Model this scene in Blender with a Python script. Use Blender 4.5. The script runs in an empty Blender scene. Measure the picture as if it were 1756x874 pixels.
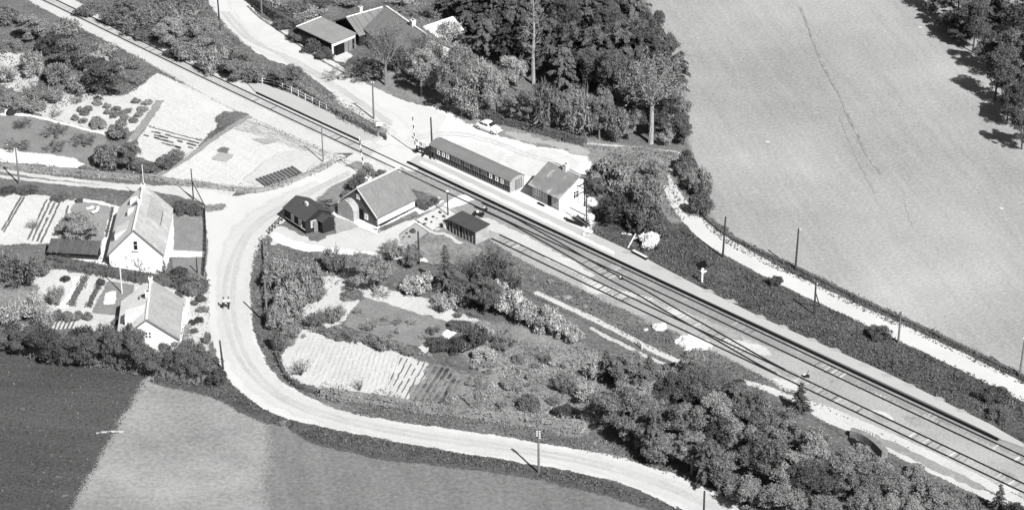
import bpy, math, random
import numpy as np
from mathutils import Vector, Matrix
from mathutils.geometry import tessellate_polygon
R = math.radians
random.seed(7)
SC = bpy.context.scene
COL = SC.collection
# ------------------------------------------------------------------ camera, sky, sun, exposure
FPX, PITCH, DIST, CX, CY = 4700.0, R(28.5), 361.0, 878.0, 437.0
CAM = Vector((0, -DIST*math.cos(PITCH), DIST*math.sin(PITCH)))
cd = bpy.data.cameras.new('camera'); cam = bpy.data.objects.new('camera', cd); COL.objects.link(cam)
cam.location = CAM; cam.rotation_euler = (R(90)-PITCH, 0, 0)
cd.sensor_width = 36; cd.lens = 36*FPX/1756; cd.clip_start = 5; cd.clip_end = 8000
SC.camera = cam
SUN_EL, SUN_AZ = R(44), R(30.5)
w = bpy.data.worlds.new('World'); SC.world = w; w.use_nodes = True
nt = w.node_tree; nt.nodes.clear()
sky = nt.nodes.new('ShaderNodeTexSky'); sky.sky_type = 'NISHITA'; sky.sun_disc = False
sky.sun_elevation = SUN_EL; sky.sun_rotation = R(180)-SUN_AZ
bw = nt.nodes.new('ShaderNodeRGBToBW'); bg = nt.nodes.new('ShaderNodeBackground'); bg.inputs[1].default_value = 0.042
ou = nt.nodes.new('ShaderNodeOutputWorld')
nt.links.new(sky.outputs[0], bw.inputs[0]); nt.links.new(bw.outputs[0], bg.inputs[0]); nt.links.new(bg.outputs[0], ou.inputs[0])
sl = bpy.data.lights.new('sun', 'SUN'); sl.energy = 4.75; sl.angle = R(0.5); sl.color = (1, 0.997, 0.99)
so = bpy.data.objects.new('sun', sl); COL.objects.link(so)
sdir = Vector((math.sin(SUN_AZ)*math.cos(SUN_EL), -math.cos(SUN_AZ)*math.cos(SUN_EL), math.sin(SUN_EL)))
so.rotation_euler = sdir.to_track_quat('Z', 'Y').to_euler(); so.location = sdir*100
SC.view_settings.view_transform = 'Standard'; SC.view_settings.look = 'None'
SC.view_settings.exposure = 0.62; SC.view_settings.gamma = 1
SC.render.engine = 'CYCLES'

# ------------------------------------------------------------------ helpers
CT, ST = math.cos(PITCH), math.sin(PITCH)
def G(px, py, z=0.0):
    """map position on the survey photograph -> world point at height z"""
    u, v = (px-CX)/FPX, (CY-py)/FPX
    d = Vector((u, CT+v*ST, -ST+v*CT))
    t = (z-CAM.z)/d.z
    return CAM + d*t
def S(px, py):
    p = G(px, py) - CAM
    return FPX/(p.y*CT - p.z*ST)
def tag(o, label=None, cat=None, group=None, kind=None):
    if label: o['label'] = label
    if cat: o['category'] = cat
    if group: o['group'] = group
    if kind: o['kind'] = kind
    return o
def empty(name, loc=(0,0,0), rz=0.0):
    o = bpy.data.objects.new(name, None); COL.objects.link(o)
    o.location = loc; o.rotation_euler = (0,0,rz); o.empty_display_size = .3
    return o
def child(name, me, parent, mat=None, loc=(0,0,0), rot=(0,0,0)):
    o = bpy.data.objects.new(name, me); COL.objects.link(o); o.parent = parent
    o.location = loc; o.rotation_euler = rot
    if mat and not me.materials: me.materials.append(mat)
    return o
ORD = ['first','second','third','fourth','fifth','sixth','seventh','eighth','ninth','tenth','eleventh','twelfth','thirteenth','fourteenth','fifteenth','sixteenth','seventeenth','eighteenth','nineteenth','twentieth']
class MB:
    def __init__(s): s.v = []; s.f = []
    def add(s, vs, fs):
        n = len(s.v); s.v += [tuple(q) for q in vs]; s.f += [tuple(i+n for i in f) for f in fs]
    def box(s, c, d, rz=0.0, m=None):
        c = Vector(c); x, y, z = d[0]/2, d[1]/2, d[2]/2
        M = Matrix.Rotation(rz, 4, 'Z') if m is None else m
        vs = [c + M @ Vector((a*x, b*y, e*z)) for e in (-1,1) for b in (-1,1) for a in (-1,1)]
        s.add(vs, [(0,2,3,1),(4,5,7,6),(0,1,5,4),(2,6,7,3),(0,4,6,2),(1,3,7,5)])
    def beam(s, a, b, wd, h=None, up=Vector((0,0,1))):
        a, b = Vector(a), Vector(b); h = h or wd; d = b-a; L = d.length
        if L < 1e-6: return
        d.normalize(); x = d.cross(up)
        if x.length < 1e-3: x = d.cross(Vector((1,0,0)))
        x.normalize(); y = x.cross(d)
        vs = []
        for p in (a, b):
            for i, j in ((-1,-1),(1,-1),(1,1),(-1,1)): vs.append(p + x*i*wd/2 + y*j*h/2)
        s.add(vs, [(3,2,1,0),(4,5,6,7),(0,1,5,4),(1,2,6,5),(2,3,7,6),(3,0,4,7)])
    def tube(s, pts, rs, n=6, cap=True):
        pts = [Vector(p) for p in pts]; k = len(s.v); rings = []
        for i, p in enumerate(pts):
            d = (pts[min(i+1,len(pts)-1)] - pts[max(i-1,0)]).normalized()
            x = d.cross(Vector((0,0,1)));
            if x.length < 1e-2: x = Vector((1,0,0))
            x.normalize(); y = d.cross(x)
            for j in range(n):
                a = 2*math.pi*j/n; s.v.append(tuple(p + (x*math.cos(a)+y*math.sin(a))*rs[i]))
        for i in range(len(pts)-1):
            for j in range(n):
                s.f.append((k+i*n+j, k+i*n+(j+1)%n, k+(i+1)*n+(j+1)%n, k+(i+1)*n+j))
        if cap:
            s.f.append(tuple(k+j for j in range(n))[::-1]); s.f.append(tuple(k+(len(pts)-1)*n+j for j in range(n)))
    def ball(s, c, r, n=10, m=7):
        k = len(s.v); rx, ry, rz = r if isinstance(r, tuple) else (r,r,r)
        for i in range(m+1):
            t = math.pi*i/m
            for j in range(n):
                a = 2*math.pi*j/n
                s.v.append((c[0]+rx*math.sin(t)*math.cos(a), c[1]+ry*math.sin(t)*math.sin(a), c[2]+rz*math.cos(t)))
        for i in range(m):
            for j in range(n):
                s.f.append((k+i*n+j, k+(i+1)*n+j, k+(i+1)*n+(j+1)%n, k+i*n+(j+1)%n))
    def prism(s, poly, z0, z1):
        """extrude a 2-D polygon (ccw) between z0 and z1"""
        n = len(poly); k = len(s.v)
        s.v += [(p[0],p[1],z0) for p in poly] + [(p[0],p[1],z1) for p in poly]
        tri = tessellate_polygon([[Vector((p[0],p[1],0)) for p in poly]])
        for t in tri:
            a, b, c = t
            ar = (poly[b][0]-poly[a][0])*(poly[c][1]-poly[a][1])-(poly[b][1]-poly[a][1])*(poly[c][0]-poly[a][0])
            if ar < 0: a, b, c = a, c, b
            s.f.append((k+n+a,k+n+b,k+n+c)); s.f.append((k+a,k+c,k+b))
        for i in range(n):
            j = (i+1)%n; s.f.append((k+i,k+j,k+n+j,k+n+i))
    def mesh(s, name, mat=None, smooth=False):
        me = bpy.data.meshes.new(name); me.from_pydata(s.v, [], s.f); me.update()
        if mat: me.materials.append(mat)
        if smooth: me.polygons.foreach_set('use_smooth', [True]*len(me.polygons))
        return me
    def build(s, name, mat, parent=None, smooth=False):
        o = bpy.data.objects.new(name, s.mesh(name, mat, smooth)); COL.objects.link(o)
        if parent: o.parent = parent
        return o

# ------------------------------------------------------------------ materials (all neutral greys: the place as on monochrome film)
def mat(name, v, var=.15, s1=.12, s2=3.0, fine=.12, bump=0.0, rough=.9, coords='P', streak=None, dots=None, island=0.0, spec=.2, obj_rand=0.0):
    m = bpy.data.materials.new(name); m.use_nodes = True; N = m.node_tree.nodes; Lk = m.node_tree.links
    b = N['Principled BSDF']; b.inputs['Roughness'].default_value = rough
    b.inputs['Specular IOR Level'].default_value = spec
    if coords == 'P': src = N.new('ShaderNodeNewGeometry').outputs['Position']
    else: src = N.new('ShaderNodeTexCoord').outputs['Object']
    def noise(scale, detail=4, vec=None):
        n = N.new('ShaderNodeTexNoise'); n.inputs['Scale'].default_value = scale; n.inputs['Detail'].default_value = detail
        n.inputs['Roughness'].default_value = .6
        Lk.new(vec or src, n.inputs['Vector']); return n.outputs['Fac']
    def ma(op, a, b_, c=None):
        n = N.new('ShaderNodeMath'); n.operation = op
        for i, q in enumerate((a, b_, c)):
            if q is None: continue
            if isinstance(q, (int, float)): n.inputs[i].default_value = q
            else: Lk.new(q, n.inputs[i])
        return n.outputs[0]
    big = noise(s1, 5); fin = noise(s2, 3)
    # factor = 1 + var*(big-.5)*2*1.6 + fine*(fin-.5)*2*1.6
    f = ma('MULTIPLY_ADD', ma('SUBTRACT', big, .5), var*4.4, 1.0)
    f = ma('MULTIPLY_ADD', ma('SUBTRACT', fin, .5), fine*5.0, f)
    if streak:
        ang, sx, sy, amp = streak
        mp = N.new('ShaderNodeMapping'); mp.inputs['Rotation'].default_value = (0,0,ang); mp.inputs['Scale'].default_value = (1/sx, 1/sy, 1); mp.vector_type = 'TEXTURE'
        Lk.new(src, mp.inputs['Vector'])
        st = noise(1.0, 4, mp.outputs[0]); f = ma('MULTIPLY_ADD', ma('SUBTRACT', st, .5), amp*3.2, f)
    if island:
        g = N.new('ShaderNodeNewGeometry'); f = ma('MULTIPLY_ADD', ma('SUBTRACT', g.outputs['Random Per Island'], .5), island*2, f)
    if obj_rand:
        g = N.new('ShaderNodeObjectInfo'); f = ma('MULTIPLY_ADD', ma('SUBTRACT', g.outputs['Random'], .5), obj_rand*2, f)
    if dots:
        sc, th, val = dots      # scattered flecks (weeds, stones, dry grass) and painted roof highlights
        d = noise(sc, 2); rr = N.new('ShaderNodeMapRange'); rr.inputs[1].default_value = th; rr.inputs[2].default_value = th+.06
        Lk.new(d, rr.inputs[0]); f = ma('MULTIPLY_ADD', rr.outputs[0], val, f)
    f = ma('MAXIMUM', ma('MULTIPLY', f, v), .008)
    f = ma('MINIMUM', f, .88)
    cc = N.new('ShaderNodeCombineColor')
    for i in range(3): Lk.new(f, cc.inputs[i])
    Lk.new(cc.outputs[0], b.inputs['Base Color'])
    if coords == 'P':
        # ragged margin: the 'fade' attribute rises to 1 across a sheet's outer skirt
        at = N.new('ShaderNodeAttribute'); at.attribute_name = 'fade'
        na = ma('MULTIPLY_ADD', ma('SUBTRACT', noise(6.0, 3), .5), 2.6, .52)
        keep = ma('GREATER_THAN', ma('MAXIMUM', na, .03), at.outputs['Fac'])
        tr = N.new('ShaderNodeBsdfTransparent'); mx = N.new('ShaderNodeMixShader'); Lk.new(keep, mx.inputs[0]); Lk.new(tr.outputs[0], mx.inputs[1]); Lk.new(b.outputs[0], mx.inputs[2])
        Lk.new(mx.outputs[0], N['Material Output'].inputs[0])
    if bump:
        bp = N.new('ShaderNodeBump'); bp.inputs['Distance'].default_value = bump; bp.inputs['Strength'].default_value = 1
        Lk.new(noise(s2*.8, 4), bp.inputs['Height']); Lk.new(bp.outputs[0], b.inputs['Normal'])
    return m
M = {}
M['grass'] = mat('rough_grass_ground', 0.125, .35, .15, 2.2, .35, .12, dots=(1.1,.62,.5))
M['grass_dark'] = mat('dark_turf', 0.082, .3, .2, 2.5, .4, .15)
M['grass_pale'] = mat('dry_grass', 0.2, .3, .2, 2.5, .3, .1)
M['lawn'] = mat('lawn', 0.2, .16, .35, 3, .16, .03)
M['lawn_light'] = mat('lawn_light', 0.25, .12, .3, 3, .12, .03)
M['field_right'] = mat('field_pale_crop', 0.305, .24, .028, 2.0, .16, .06, streak=(R(13), .7, .035, .10), dots=(.35,.68,.10))
M['field_faint'] = mat('field_damp_patch', 0.29, .10, .045, 2.0, .16, .06)
M['field_bright'] = mat('field_dry_patch', 0.322, .10, .045, 2.0, .16, .06)
M['field_dark'] = mat('field_dark_crop', 0.07, .2, .06, 2.4, .3, .1, streak=(R(80), .5, .05, .2), dots=(.8,.68,1.0))
M['field_light'] = mat('field_young_crop', .25, .24, .12, 1.8, .20, .06, dots=(.5,.7,.3))
M['field_mid'] = mat('field_young_crop_thin', .165, .18, .09, 1.8, .22, .06, streak=(R(15), .5, .06, .12), dots=(.4,.68,.25))
M['road'] = mat('dusty_gravel_road', 0.525, .07, .08, 1.2, .02, .01, streak=(R(0), .25, .25, .04))
M['yard'] = mat('station_yard_gravel', 0.66, .05, .08, 1.5, .04, .01)
M['sand'] = mat('white_sand', .62, .1, .4, 3, .1, .04)
M['ballast'] = mat('ballast_gravel', 0.33, .14, .12, 4, .14, .04, dots=(1.2,.64,-.25))
M['ballast_grey'] = mat('cinder_ballast', 0.25, .16, .15, 4, .16, .04, dots=(.8,.62,.25))
M['ballast_white'] = mat('light_ballast', 0.49, .08, .15, 4, .10, .03, dots=(1.5,.68,-.25))
M['platform'] = mat('platform_gravel', 0.4, .07, .1, 3, .05, .01)
M['platform_edge'] = mat('black_platform_edge', .012, .1, .5, 3, .1)  # near-black tone over the whole edge beam
M['plot'] = mat('dug_garden_soil', 0.52, .07, .15, 3, .12, .04, streak=(R(40), 1.2, .15, .07))
M['plot2'] = mat('raked_garden_soil', 0.48, .10, .15, 3, .10, .03, streak=(R(-30), 2.0, .15, .08))
M['plot_grey'] = mat('damp_garden_soil', 0.33, .1, .3, 3, .12, .03)
M['rows_soil'] = mat('furrowed_soil', .42, .1, .2, 3, .1, .03)
M['track_bed'] = mat('farm_track', 0.44, .14, .15, 3, .12, .03)
M['path'] = mat('garden_path', 0.48, .1, .2, 3, .08, .02)
M['path_white'] = mat('white_garden_path', .66, .06, .2, 3, .05, .02)
M['furrow'] = mat('dark_furrow_soil', .13, .2, .5, 3, .25)  # dark tone shared by furrows, bed outlines and the cable line
M['leaf_dark'] = mat('foliage_dark', 0.1, .25, .5, 2, .2, coords='O', island=.34, obj_rand=.34)
M['leaf_mid'] = mat('foliage_mid', 0.2, .25, .5, 2, .2, coords='O', island=.34, obj_rand=.34)
M['leaf_pale'] = mat('foliage_pale', 0.32, .25, .5, 2, .2, coords='O', island=.55, obj_rand=.15)
M['blossom'] = mat('foliage_blossom', .38, .5, .9, 2, .3, coords='O', island=.5)
M['white_blossom'] = mat('white_blossom', 0.86, .05, .9, 2, .05, coords='O', island=.1)
M['bark'] = mat('bark_dark', .07, .2, 1, 4, .3, coords='O')
M['bark_pale'] = mat('bark_pale', 0.34, .15, 1, 4, .2, coords='O')
M['twig'] = mat('twig_grey', 0.2, .2, 1, 4, .2, coords='O')
M['tuft'] = mat('grass_tufts', 0.12, .3, .2, 3, .3, island=.6)
M['tuft_dark'] = mat('grass_tufts_dark', 0.09, .3, .2, 3, .3, island=.6)
M['tuft_pale'] = mat('grass_tufts_pale', 0.2, .3, .2, 3, .3, island=.6)
M['rail'] = mat('rail_steel', .028, .1, .5, 3, .1, rough=.6)
M['sleeper'] = mat('sleeper_wood', 0.235, .3, .5, 3, .3, obj_rand=.5)
M['sleeper_pale'] = mat('sleeper_pale', .40, .2, .5, 3, .2, obj_rand=.3)
M['sleeper_buried'] = mat('sleeper_buried', .30, .3, .5, 3, .2)
M['pole'] = mat('pole_wood', .05, .1, 1, 4, .2, coords='O')
M['pole_grey'] = mat('pole_grey', .16, .1, 1, 4, .2, coords='O')
M['white'] = mat('white_paint', .8, .03, 1, 4, .03, coords='O', rough=.6)
M['white_wall'] = mat('whitewashed_wall', .66, .12, .7, 3, .08, .01, coords='O')
M['white_wall2'] = mat('whitewashed_wall_worn', .60, .12, .6, 3, .08, .01, coords='O')
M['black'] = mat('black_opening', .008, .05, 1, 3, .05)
M['black_paint'] = mat('black_paint', .02, .1, 1, 3, .1, rough=.6)
M['dark_wood'] = mat('tarred_boards', .026, .15, 1, 4, .2, coords='O')
M['dark_roof'] = mat('dark_felt_roof', 0.065, .12, .6, 5, .12, .01, coords='O')
M['grey_wood'] = mat('weathered_boards', .20, .12, .6, 4, .15, coords='O', streak=(0, 6, .5, .2))
M['pale_boards'] = mat('pale_boards', .34, .12, .6, 4, .15, coords='O', streak=(0, 6, .5, .2))
M['plank_roof'] = mat('tarred_plank_roof', .085, .2, .6, 5, .2, .02, coords='O', streak=(0, 2.5, .3, .3))
M['felt_light'] = mat('pale_felt_roof', .24, .10, .5, 5, .10, .01, coords='O')
M['felt'] = mat('grey_felt_roof', 0.18, .10, .5, 5, .10, .01, coords='O')
M['zinc'] = mat('grey_metal_roof', 0.21, .18, .5, 1.5, .1, .01, coords='O', rough=.45, spec=.5, dots=(.55,.56,.7))  # bright patches painted into the colour as highlights on the metal
M['tile'] = mat('grey_tiled_roof', 0.175, .10, .6, 5, .14, .02, coords='O', streak=(0, 3.2, .2, .16))
M['patched'] = mat('patched_pale_roof', .37, .20, .5, 4, .14, .02, coords='O', streak=(0, 1.6, .25, .14), dots=(.7,.6,.18))
M['patched2'] = mat('pale_sheet_roof', .31, .16, .5, 4, .14, .02, coords='O', streak=(0, 1.8, .25, .12))
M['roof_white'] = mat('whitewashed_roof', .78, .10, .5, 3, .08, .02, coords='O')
M['brick'] = mat('dark_brick_gable', .09, .1, 1, 7, .35, .02, coords='O')
M['stone'] = mat('rough_stone', .20, .25, 1.2, 5, .3, .05, coords='O')
M['glass'] = mat('window_glass', .03, .1, 1, 3, .1, rough=.1, spec=.6)
M['car'] = mat('car_cream_paint', .72, .01, 1, 2, .01, coords='O', rough=.25, spec=.5)
M['tyre'] = mat('tyre_rubber', .02, .05, 1, 2, .05, coords='O')
M['chrome'] = mat('bumper_metal', .5, .02, 1, 2, .02, coords='O', rough=.25, spec=.8)
M['skin'] = mat('skin', .35, .02, 1, 2, .02, coords='O')
M['cloth_dark'] = mat('dark_cloth', .03, .1, 1, 3, .1, coords='O')
M['cloth_white'] = mat('white_cloth', .72, .05, 1, 3, .05, coords='O')
M['hair'] = mat('dark_hair', .02, .1, 1, 3, .1, coords='O')

# ------------------------------------------------------------------ ground sheets
def catmull(pts, n=6, closed=True):
    out = []; L = len(pts)
    rng = range(L) if closed else range(L-1)
    for i in rng:
        if closed: p = [Vector(pts[(i+k)%L]) for k in (-1,0,1,2)]
        else: p = [Vector(pts[max(0,min(L-1,i+k))]) for k in (-1,0,1,2)]
        for t in np.linspace(0,1,n,endpoint=False):
            out.append(.5*((2*p[1])+(-p[0]+p[2])*t+(2*p[0]-5*p[1]+4*p[2]-p[3])*t*t+(-p[0]+3*p[1]-3*p[2]+p[3])*t**3))
    if not closed: out.append(Vector(pts[-1]))
    return out
PIDX = [0]
def add_fade(o, nsolid):
    at = o.data.attributes.new('fade', 'FLOAT', 'POINT'); n = len(o.data.vertices)
    at.data.foreach_set('value', [0.0]*nsolid+[1.0]*(n-nsolid))
SK = {'road':.32,'field':1.4,'farm_track':.35,'verge_weeds':.5,'footpath':.25,'rough_ground':1.2,'flower_bed':.15,'yard_path':.25,'station_yard':.9,'verge':.7,'lawn':.35,'garden_soil':.55,'track_bed':.7,'cinder_bed':1.0,'grass_strip':.8,'wheel_track':.28,'bare_patch':.3,'wheel_lane':1.1,'lawn_patch':.3,'smudge':2.2,'ballast_end':.8,'crossing_deck':.8,'ditch_shadow':.3}
def patch(name, pts, m, layer=1, smooth=False, jit=.12, z=None, sk=None):
    """one flat sheet of ground with a slightly uneven outline"""
    PIDX[0] += 1; rnd = random.Random(PIDX[0])
    if z is None: z = layer*.02 + PIDX[0]*.00013
    if smooth: pts = catmull([(p[0],p[1],0) for p in pts], 5)
    W = [G(p[0], p[1], z) for p in pts]; out = []; ph = PIDX[0]*1.7
    for i in range(len(W)):
        a, b = W[i], W[(i+1)%len(W)]; d = b-a; L = d.length
        k = max(1, min(160, int(L/.5))); nrm = Vector((-d.y, d.x, 0)).normalized() if L > 0 else Vector((0,0,0))
        for j in range(k):
            t = j/k; q = a+d*t
            if jit and j:
                e = min(1, 3*t, 3*(1-t)); q = q + nrm*jit*1.3*e*(math.sin(q.x*1.1+q.y*.7+ph)+.7*math.sin(q.x*2.3-q.y*1.9+2*ph)+.35*rnd.gauss(0,1))
            out.append(q)
    tri = tessellate_polygon([out]); mb = MB(); mb.v = [tuple(q) for q in out]
    for t in tri:
        a, b, c = [out[i] for i in t]
        if (b-a).cross(c-a).z < 0: t = (t[0], t[2], t[1])
        mb.f.append(tuple(t))
    k = len(out); ar = sum(out[i].x*out[(i+1)%k].y-out[(i+1)%k].x*out[i].y for i in range(k)); sgn = 1 if ar > 0 else -1
    sk = SK.get(name, .25) if sk is None else sk
    cen = sum(out, Vector((0,0,0)))/k
    for i in range(k):
        if name == 'platform_gravel' or (sk > 1.5 and name in ('smudge','bare_patch')):
            v = out[i]-cen; q = cen+v*(1+sk/max(v.length,.3)); mb.v.append((q.x,q.y,z-.004)); continue
        d = out[(i+1)%k]-out[i-1]; n_ = Vector((d.y,-d.x,0)).normalized()*sgn
        q = out[i]+n_*sk; mb.v.append((q.x,q.y,z-.004))
    for i in range(k):
        j = (i+1)%k; f = (i,k+i,k+j,j); mb.f.append(f if sgn > 0 else f[::-1])
    o = mb.build(name, m); add_fade(o, k); o['kind'] = 'structure'; return o
def strip(name, pts, wpx, m, layer=2, smooth=True, jit=.08, sk=None):
    """a path of real constant-ish width along a centre line; wpx = width in metres (number or list)"""
    PIDX[0] += 1; rnd = random.Random(PIDX[0]); z = layer*.02+PIDX[0]*.00013
    c = catmull([(p[0],p[1],0) for p in pts], 14, False) if smooth else [Vector((p[0],p[1],0)) for p in pts]
    W = [G(p.x,p.y,z) for p in c]; out = []
    k = len(W); mb = MB()
    for i, q in enumerate(W):
        d = (W[min(i+1,k-1)]-W[max(i-1,0)]).normalized(); n = Vector((-d.y,d.x,0))
        wd = wpx if not isinstance(wpx, (list,tuple)) else np.interp(i/(k-1), np.linspace(0,1,len(wpx)), wpx)
        e1 = jit*(math.sin(i*.7+PIDX[0])+.5*rnd.gauss(0,1)); e2 = jit*(math.sin(i*.8+PIDX[0]*2)+.5*rnd.gauss(0,1))
        mb.v.append(tuple(q+n*(wd/2+e1))); mb.v.append(tuple(q-n*(wd/2+e2)))
    for i in range(k-1): mb.f.append((2*i,2*i+1,2*i+3,2*i+2))
    sk = SK.get(name, .22) if sk is None else sk
    for i in range(k):
        a, b = Vector(mb.v[2*i]), Vector(mb.v[2*i+1]); d = (a-b).normalized()
        p, q = a+d*sk, b-d*sk; mb.v.append((p.x,p.y,z-.004)); mb.v.append((q.x,q.y,z-.004))
    for i in range(k-1):
        mb.f.append((2*k+2*i,2*i,2*i+2,2*k+2*i+2)); mb.f.append((2*i+1,2*k+2*i+1,2*k+2*i+3,2*i+3))
    o = mb.build(name, m); add_fade(o, 2*k); o['kind'] = 'structure'; return o

g = MB(); g.add([(-4000,-4000,0),(4000,-4000,0),(4000,4000,0),(-4000,4000,0)], [(0,1,2,3)])
go = g.build('ground', M['grass']); go['kind'] = 'structure'

patch('field', [(1108,-10),(1150,75),(1168,150),(1185,210),(1198,300),(1222,375),(1262,410),(1330,440),(1400,474),(1500,520),(1600,566),(1756,645),(2000,760),(2500,500),(2300,-500),(1500,-500),(1080,-80)], M['field_right'], 1)
patch('field', [(-400,560),(0,592),(80,606),(150,630),(258,652),(190,770),(128,880),(60,1100),(-500,1100)], M['field_dark'], 1)
patch('field', [(258,650),(330,668),(385,685),(430,710),(488,734),(486,790),(485,1100),(-20,1100),(128,880),(190,770)], M['field_light'], 2)
patch('field', [(488,734),(540,755),(640,780),(800,800),(900,813),(1000,835),(1100,864),(1200,905),(1500,1100),(485,1100)], M['field_mid'], 2)
# verges
patch('verge', [(998,398),(1083,432),(1134,458),(1203,494),(1310,548),(1517,640),(1637,700),(1700,730),(1790,775),(1900,770),(1756,680),(1663,637),(1563,590),(1488,553),(1374,505),(1310,473),(1238,440),(1190,402),(1165,378),(1120,400),(1060,385),(1030,350)], M['grass_dark'], 1)
patch('verge', [(1182,340),(1222,380),(1258,410),(1310,441),(1370,468),(1462,512),(1603,576),(1800,668),(1800,690),(1600,592),(1460,528),(1368,482),(1306,454),(1250,424),(1215,398),(1180,366)], M['grass_dark'], 2, jit=.3)
patch('verge', [(430,450),(440,418),(455,405),(462,440),(455,500),(462,560),(478,610),(500,650),(560,676),(700,700),(900,735),(1010,745),(1100,780),(1200,822),(1290,870),(1310,900),(1250,870),(1100,800),(950,768),(800,742),(620,717),(520,680),(455,628),(425,550),(424,500)], M['grass'], 1)
patch('verge', [(380,610),(378,640),(400,665),(440,695),(480,715),(600,745),(800,778),(1000,812),(1130,858),(1200,890),(1110,868),(1000,836),(900,814),(800,801),(640,782),(540,757),(440,715),(385,686),(330,669),(260,653),(300,640)], M['grass_dark'], 3)
patch('grass_strip', [(858,425),(1050,522),(1165,572),(1230,605),(1306,642),(1400,688),(1560,768),(1756,862),(1700,885),(1560,800),(1400,715),(1283,668),(1165,628),(1100,598),(1000,545),(925,510),(860,470)], M['grass'], 2)
patch('grass_strip', [(300,92),(437,152),(470,150),(560,190),(640,232),(665,238),(668,230),(640,205),(560,150),(520,122),(470,108),(440,92),(400,57),(375,32),(350,-20),(120,-10),(200,40)], M['grass'], 2)
patch('grass_strip', [(200,78),(250,100),(262,110),(230,160),(190,165),(150,130),(170,100)], M['grass'], 2)
patch('grass_strip', [(250,104),(330,150),(400,188),(430,200),(500,232),(560,260),(600,276),(585,285),(520,258),(430,208),(398,190),(272,127),(240,118)], M['grass'], 3)
patch('grass_strip', [(1060,380),(1010,300),(1000,262),(860,222),(780,196),(770,186),(900,222),(1060,248),(1165,262),(1200,300),(1215,375),(1160,380)], M['grass_pale'], 2)
patch('grass_strip', [(590,120),(640,150),(700,172),(770,188),(800,196),(760,150),(700,110),(640,100)], M['grass_pale'], 2)
# roads
patch('road', [(1290,874),(1260,860),(1200,832),(1150,810),(1100,797),(1050,781),(1000,772),(950,765),(880,752),(800,740),(700,727),(620,714),(560,697),(520,678),(480,654),(455,625),(440,590),(430,550),(427,500),(430,450),(438,422),(460,398),(490,376),(515,352),(545,332),(580,315),(615,300),(645,285),(690,262),(668,238),(640,244),(600,268),(560,290),(500,315),(450,331),(400,337),(340,325),(300,323),(340,338),(350,350),(357,400),(357,440),(357,500),(361,560),(368,590),(378,615),(386,640),(405,662),(432,684),(470,707),(520,723),(580,736),(640,747),(700,759),(780,773),(860,785),(930,797),(1000,810),(1060,824),(1130,853),(1180,876),(1300,940),(1420,940)], M['road'], 4, jit=.1)
patch('road', [(668,238),(664,225),(640,205),(600,180),(560,150),(530,126),(495,112),(465,103),(440,90),(400,55),(378,30),(357,-2),(340,-60),(390,-60),(415,-2),(440,25),(470,50),(510,75),(545,95),(578,110),(600,133),(640,150),(690,172),(730,184),(765,200),(740,240),(700,262),(690,262)], M['road'], 4, jit=.12)
patch('station_yard', [(690,262),(668,238),(700,190),(730,184),(770,192),(800,203),(860,226),(930,246),(1003,268),(1010,285),(1000,330),(1010,375),(1005,398),(960,385),(860,340),(760,290),(712,272)], M['yard'], 3, jit=.15)
patch('verge', [(790,203),(860,216),(930,234),(1004,254),(1004,266),(950,252),(900,243),(860,233),(838,216)], M['grass_pale'], 4, jit=.3)
patch('verge', [(870,226),(960,246),(1004,258),(1004,266),(950,250),(900,240)], M['plot_grey'], 5, jit=.4)
strip('road', [(1148,318),(1158,338),(1172,358),(1196,384),(1230,413),(1290,447),(1340,474),(1420,512),(1530,563),(1640,615),(1756,672),(1900,745)], [1.4,1.9,2.3,2.7,3.2,3.0,2.9,3.0,3.1,3.1,3.1,3.1], M['road'], 4, jit=.05)
M['smudge'] = mat('oily_gravel', 0.53, .08, .3, 2, .06)
for xs in ([(650,300),(690,285),(680,262),(655,275)],[(700,240),(730,220),(745,235),(720,255)],[(800,250),(850,262),(840,275),(800,262)],[(600,165),(660,200),(650,212),(590,180)],[(460,40),(490,62),(480,70),(450,50)],[(880,275),(930,262),(980,280),(930,300)]):
    patch('smudge', xs, M['smudge'], 4, smooth=True, jit=0)
strip('wheel_lane', [(372,-10),(385,20),(430,70),(500,100),(560,135),(620,175),(680,215),(700,240)], [1.4,1.4,1.2,1.4,1.4,1.6,1.8,1.0], mat('road_worn_upper', .53, .06, .1, 2, .05), 5, jit=.15)
M['road_worn'] = mat('road_worn_lane', 0.485, .06, .08, 1.5, .05)
strip('wheel_lane', [(560,320),(500,345),(450,375),(415,420),(400,480),(400,540),(408,590),(430,635),(480,680),(560,712),(700,744),(860,768),(1000,792),(1120,826),(1260,886)], [3.2,3.4,3.6,3.0,2.4,2.6,2.4,2.2,2.2,2.0,2.2,2.0], M['road_worn'], 5, jit=.15)
strip('cable_line', [(424,10),(445,30),(470,47),(500,68),(530,90),(552,104),(592,126)], .13, M['furrow'], 5, jit=.02)
M['rut'] = mat('wheel_rut', .43, .08, .2, 2, .08)
for off in (-4, 5):
    strip('rut', [(600,296+off*.5),(540,325+off*.6),(490,352+off*.8),(440,385+off),(408+off*1.2,430),(392+off*1.6,490),(394+off*1.6,545),(410+off*1.6,600),(440+off,645-off*.5),(500,690-off*.8),(600,722-off*.8),(720,746-off*.8),(860,766-off*.8),(1000,790-off*.8),(1120,824-off*.8),(1260,884-off*.8)], .10, M['rut'], 6, jit=.03, sk=.42)
    strip('rut', [(385+off,20),(430+off,68),(500,102+off*.6),(560,137+off*.6),(620,177+off*.6),(672,212+off*.6)], .10, M['rut'], 6, jit=.03, sk=.42)
    strip('rut', [(700,238+off*.6),(770,228+off*.6),(840,240+off*.6),(900,262+off*.6),(950,276+off*.6)], .06, M['smudge'], 6, jit=.03, sk=.5)
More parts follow.
